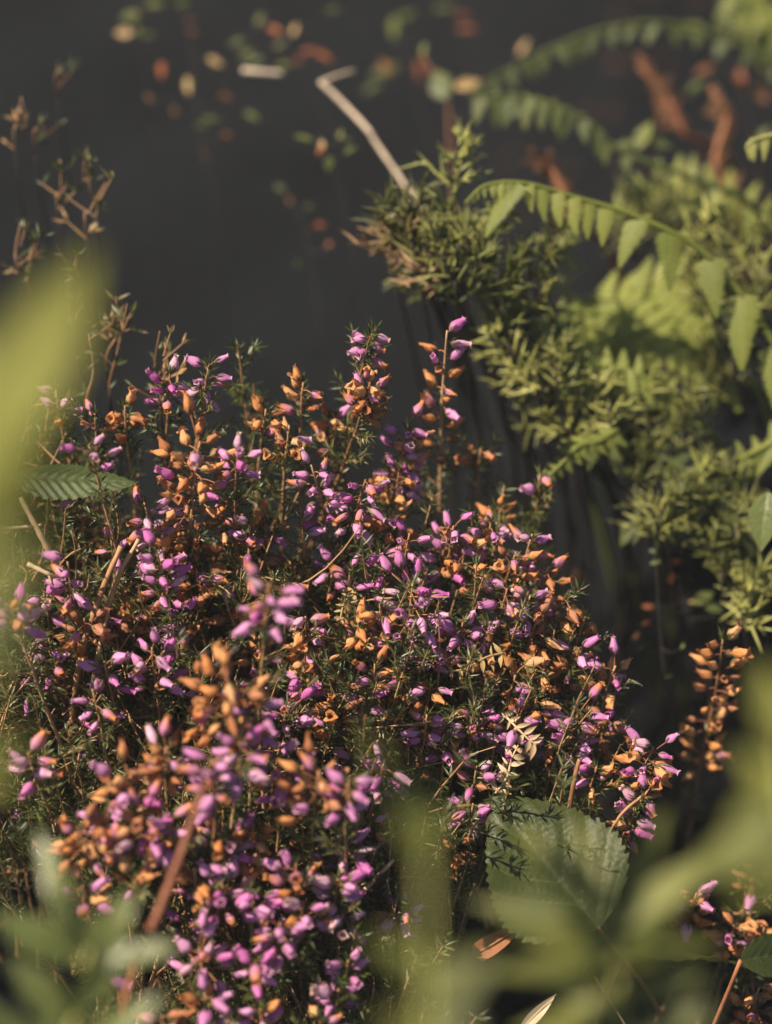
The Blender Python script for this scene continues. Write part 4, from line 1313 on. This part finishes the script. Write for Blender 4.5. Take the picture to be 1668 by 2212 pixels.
# ------------------------------------------------------------------ loose sticks, straws, dead bits
def stick(label, path, r0, r1, mat, name='dead_twig', cat='twig', knots=3, branch=None):
    pts = curve([P(*s) for s in path], 8)
    base = pts[0]
    t = thing(name, label, cat, base)
    rr = np.linspace(r0, r1, len(pts)) * (1 + .12 * np.sin(np.arange(len(pts)) * 1.9))
    mb = MB()
    mb.tube([p - base for p in pts], rr, 8)
    put('stem', mb.mesh('stem', [mat]), t)
    for br in branch or []:
        bp = curve([P(*s) for s in br], 5)
        stalk_part(t, bp, r1 * .9, r1 * .5, mat, 'branch', 6)
    return t


stick('pale bare twig with a sharp kink lying across the dark hollow', [(905, 450, .835), (885, 415, .84), (815, 312, .85), (795, 280, .85), (740, 222, .86), (692, 176, .86)], .0008, .0011, 'twig_pale', branch=[[(694, 178, .86), (725, 165, .865), (765, 152, .87)]])
stick('short pale piece of broken twig near the kinked one', [(524, 152, .90), (560, 156, .90), (610, 160, .905)], .0012, .0012, 'twig_pale')
stick('long brown leaning stalk across the lower slope of the mound', [(325, 2010, .555), (345, 1965, .556), (385, 1860, .56), (425, 1745, .565), (446, 1690, .565)], .0013, .0009, 'stem_red')
stick('brown stalk standing under the glossy shoot', [(240, 2330, .55), (262, 2190, .55), (300, 2060, .55)], .0013, .0009, 'stem_red')
stick('pale dry stick slanting under the toothed leaf', [(120, 1215, .645), (85, 1150, .64), (45, 1075, .64)], .0012, .0009, 'straw')
stick('yellow straw lying level above the pale dry stick', [(-30, 1146, .64), (40, 1140, .64), (90, 1134, .64)], .0008, .0005, 'straw', name='straw', cat='straw')
stick('short tan twig with a fork on the twiggy side of the mound', [(60, 1218, .64), (105, 1240, .64), (130, 1252, .645)], .0008, .0006, 'straw', branch=[[(105, 1240, .64), (112, 1262, .64)]])
stick('tan twig slanting out of the lower mound towards the hollow', [(740, 1975, .64), (790, 1920, .636), (850, 1858, .632)], .0009, .0006, 'straw')
stick('thin pale straw slanting across the floor of the hollow', [(1285, 2110, .66), (1320, 2165, .665), (1360, 2230, .67)], .0004, .0003, 'straw', name='straw', cat='straw')
stick('dark bent stick deep between the purple heads', [(520, 1395, .648), (455, 1450, .652), (370, 1505, .655)], .0016, .0022, 'stem_dark')
stick('thick tan heather stem running up the twiggy side of the mound', [(150, 1620, .662), (170, 1440, .65), (215, 1290, .645), (262, 1180, .645)], .0012, .0009, 'stem')
stick('slender tan heather stem beside the thick one', [(175, 1620, .66), (215, 1400, .65), (250, 1260, .648), (300, 1165, .648)], .0009, .0007, 'stem')
stick('bare tan stem above the broad toothed leaf', [(1225, 1780, .66), (1240, 1690, .652), (1252, 1640, .65)], .0009, .0007, 'stem')
stick('tan stem bending out from the broad leaf to the stubby orange head', [(1300, 1830, .655), (1342, 1760, .65), (1392, 1716, .648)], .0006, .0005, 'stem')


def dead_leaf(label, path, wpx, mat='straw', name='dead_leaf', lob=5, wid=.3, n=0):
    pts = [P(*s) for s in path]
    t = thing(name, label, 'dead leaf', pts[0])
    c = curve(pts, 6)
    stalk_part(t, c, .0005, .0003, mat, 'midrib', 5)
    m = len(c)
    for i in range(1, m - 1, max(1, m // (n or 6))):
        o = c[i]
        tg = (c[i + 1] - c[i - 1]).normalized()
        for sd in (-1, 1):
            dr = (tg.cross(FWD) * sd + tg * random.uniform(.2, .7) - FWD * random.uniform(-.3, .5)).normalized()
            Lw = wpx * mpp(D) * random.uniform(.6, 1.1)
            leaf_part(t, o, o + dr * Lw, Lw * random.uniform(.3, .5), mat, 'lobe', face=-FWD + Vector((-.4, 0, .4)), roll=random.uniform(-.6, .6), curl=random.uniform(.2, .7), fold=.3, nt_=8, ns=5)
    return t


dead_leaf('curled tan dead frond tip held in the purple sprig', [(1085, 1540, .648), (1110, 1565, .646), (1140, 1595, .645), (1160, 1610, .645)], 34)
dead_leaf('crumpled tan dead frond tip just above the broad leaf', [(1070, 1715, .652), (1095, 1680, .65), (1105, 1640, .65), (1120, 1610, .652)], 30)
dead_leaf('tan dead frond scrap under the widest purple head', [(1090, 1410, .652), (1050, 1420, .65), (1005, 1445, .65), (965, 1450, .652)], 30, 'tanleaf')
dead_leaf('small tan dead leaf above the shaded orange bells', [(770, 1280, .655), (745, 1300, .655), (735, 1340, .655)], 26, 'tanleaf')
# flat brown leaf scrap and the dry blade low in the hollow
a, b = P(1020, 2066, .66), P(1112, 2010, .66)
t = thing('dead_leaf', 'flat chestnut-brown scrap of dead leaf under the broad toothed leaf', 'dead leaf', a)
leaf_part(t, a, b, 44 * mpp(.66), 'rust', 'blade', curl=.05, fold=.3, prof=(.6, .35), face=-FWD + Vector((0, 0, .4)), nt_=14, ns=7)
stalk_part(t, [a, a + (b - a) * .5 - FWD * .0006, b], .0004, .0003, 'stem_red', 'midrib', 5)
a, b = P(1120, 2230, .655), P(1202, 2148, .66)
t = thing('dead_leaf', 'pale rolled blade of dead grass at the floor of the hollow', 'dead leaf', a)
leaf_part(t, a, b, 26 * mpp(.66), 'twig_pale', 'blade', curl=.1, fold=.8, prof=(.7, .8), face=-FWD + Vector((0, 0, .4)), nt_=14, ns=7)
stalk_part(t, [a, a + (b - a) * .5, b], .0003, .0002, 'straw', 'midrib', 5)


# ------------------------------------------------------------------ added volume box that lifts the blacks; no real mist here
mb = MB()
x0, x1, y0, y1, z0, z1 = -64, 64, -64, 64, -1.2, 0.80
mb.add([(x0, y0, z0), (x1, y0, z0), (x1, y1, z0), (x0, y1, z0), (x0, y0, z1), (x1, y0, z1), (x1, y1, z1), (x0, y1, z1)],
       [(3, 2, 1, 0), (4, 5, 6, 7), (0, 1, 5, 4), (1, 2, 6, 5), (2, 3, 7, 6), (3, 0, 4, 7)])
m, nt, out = nodes_of('black_lift_volume')
pv = N(nt, 'ShaderNodeVolumePrincipled')
pv.inputs['Color'].default_value = (0.95, 0.97, 1.0, 1)
pv.inputs['Density'].default_value = 0.0165
nt.links.new(pv.outputs[0], out.inputs['Volume'])
hz = put('black_lift_volume', mb.mesh('black_lift_volume', [m], False))
hz['kind'] = 'stuff'
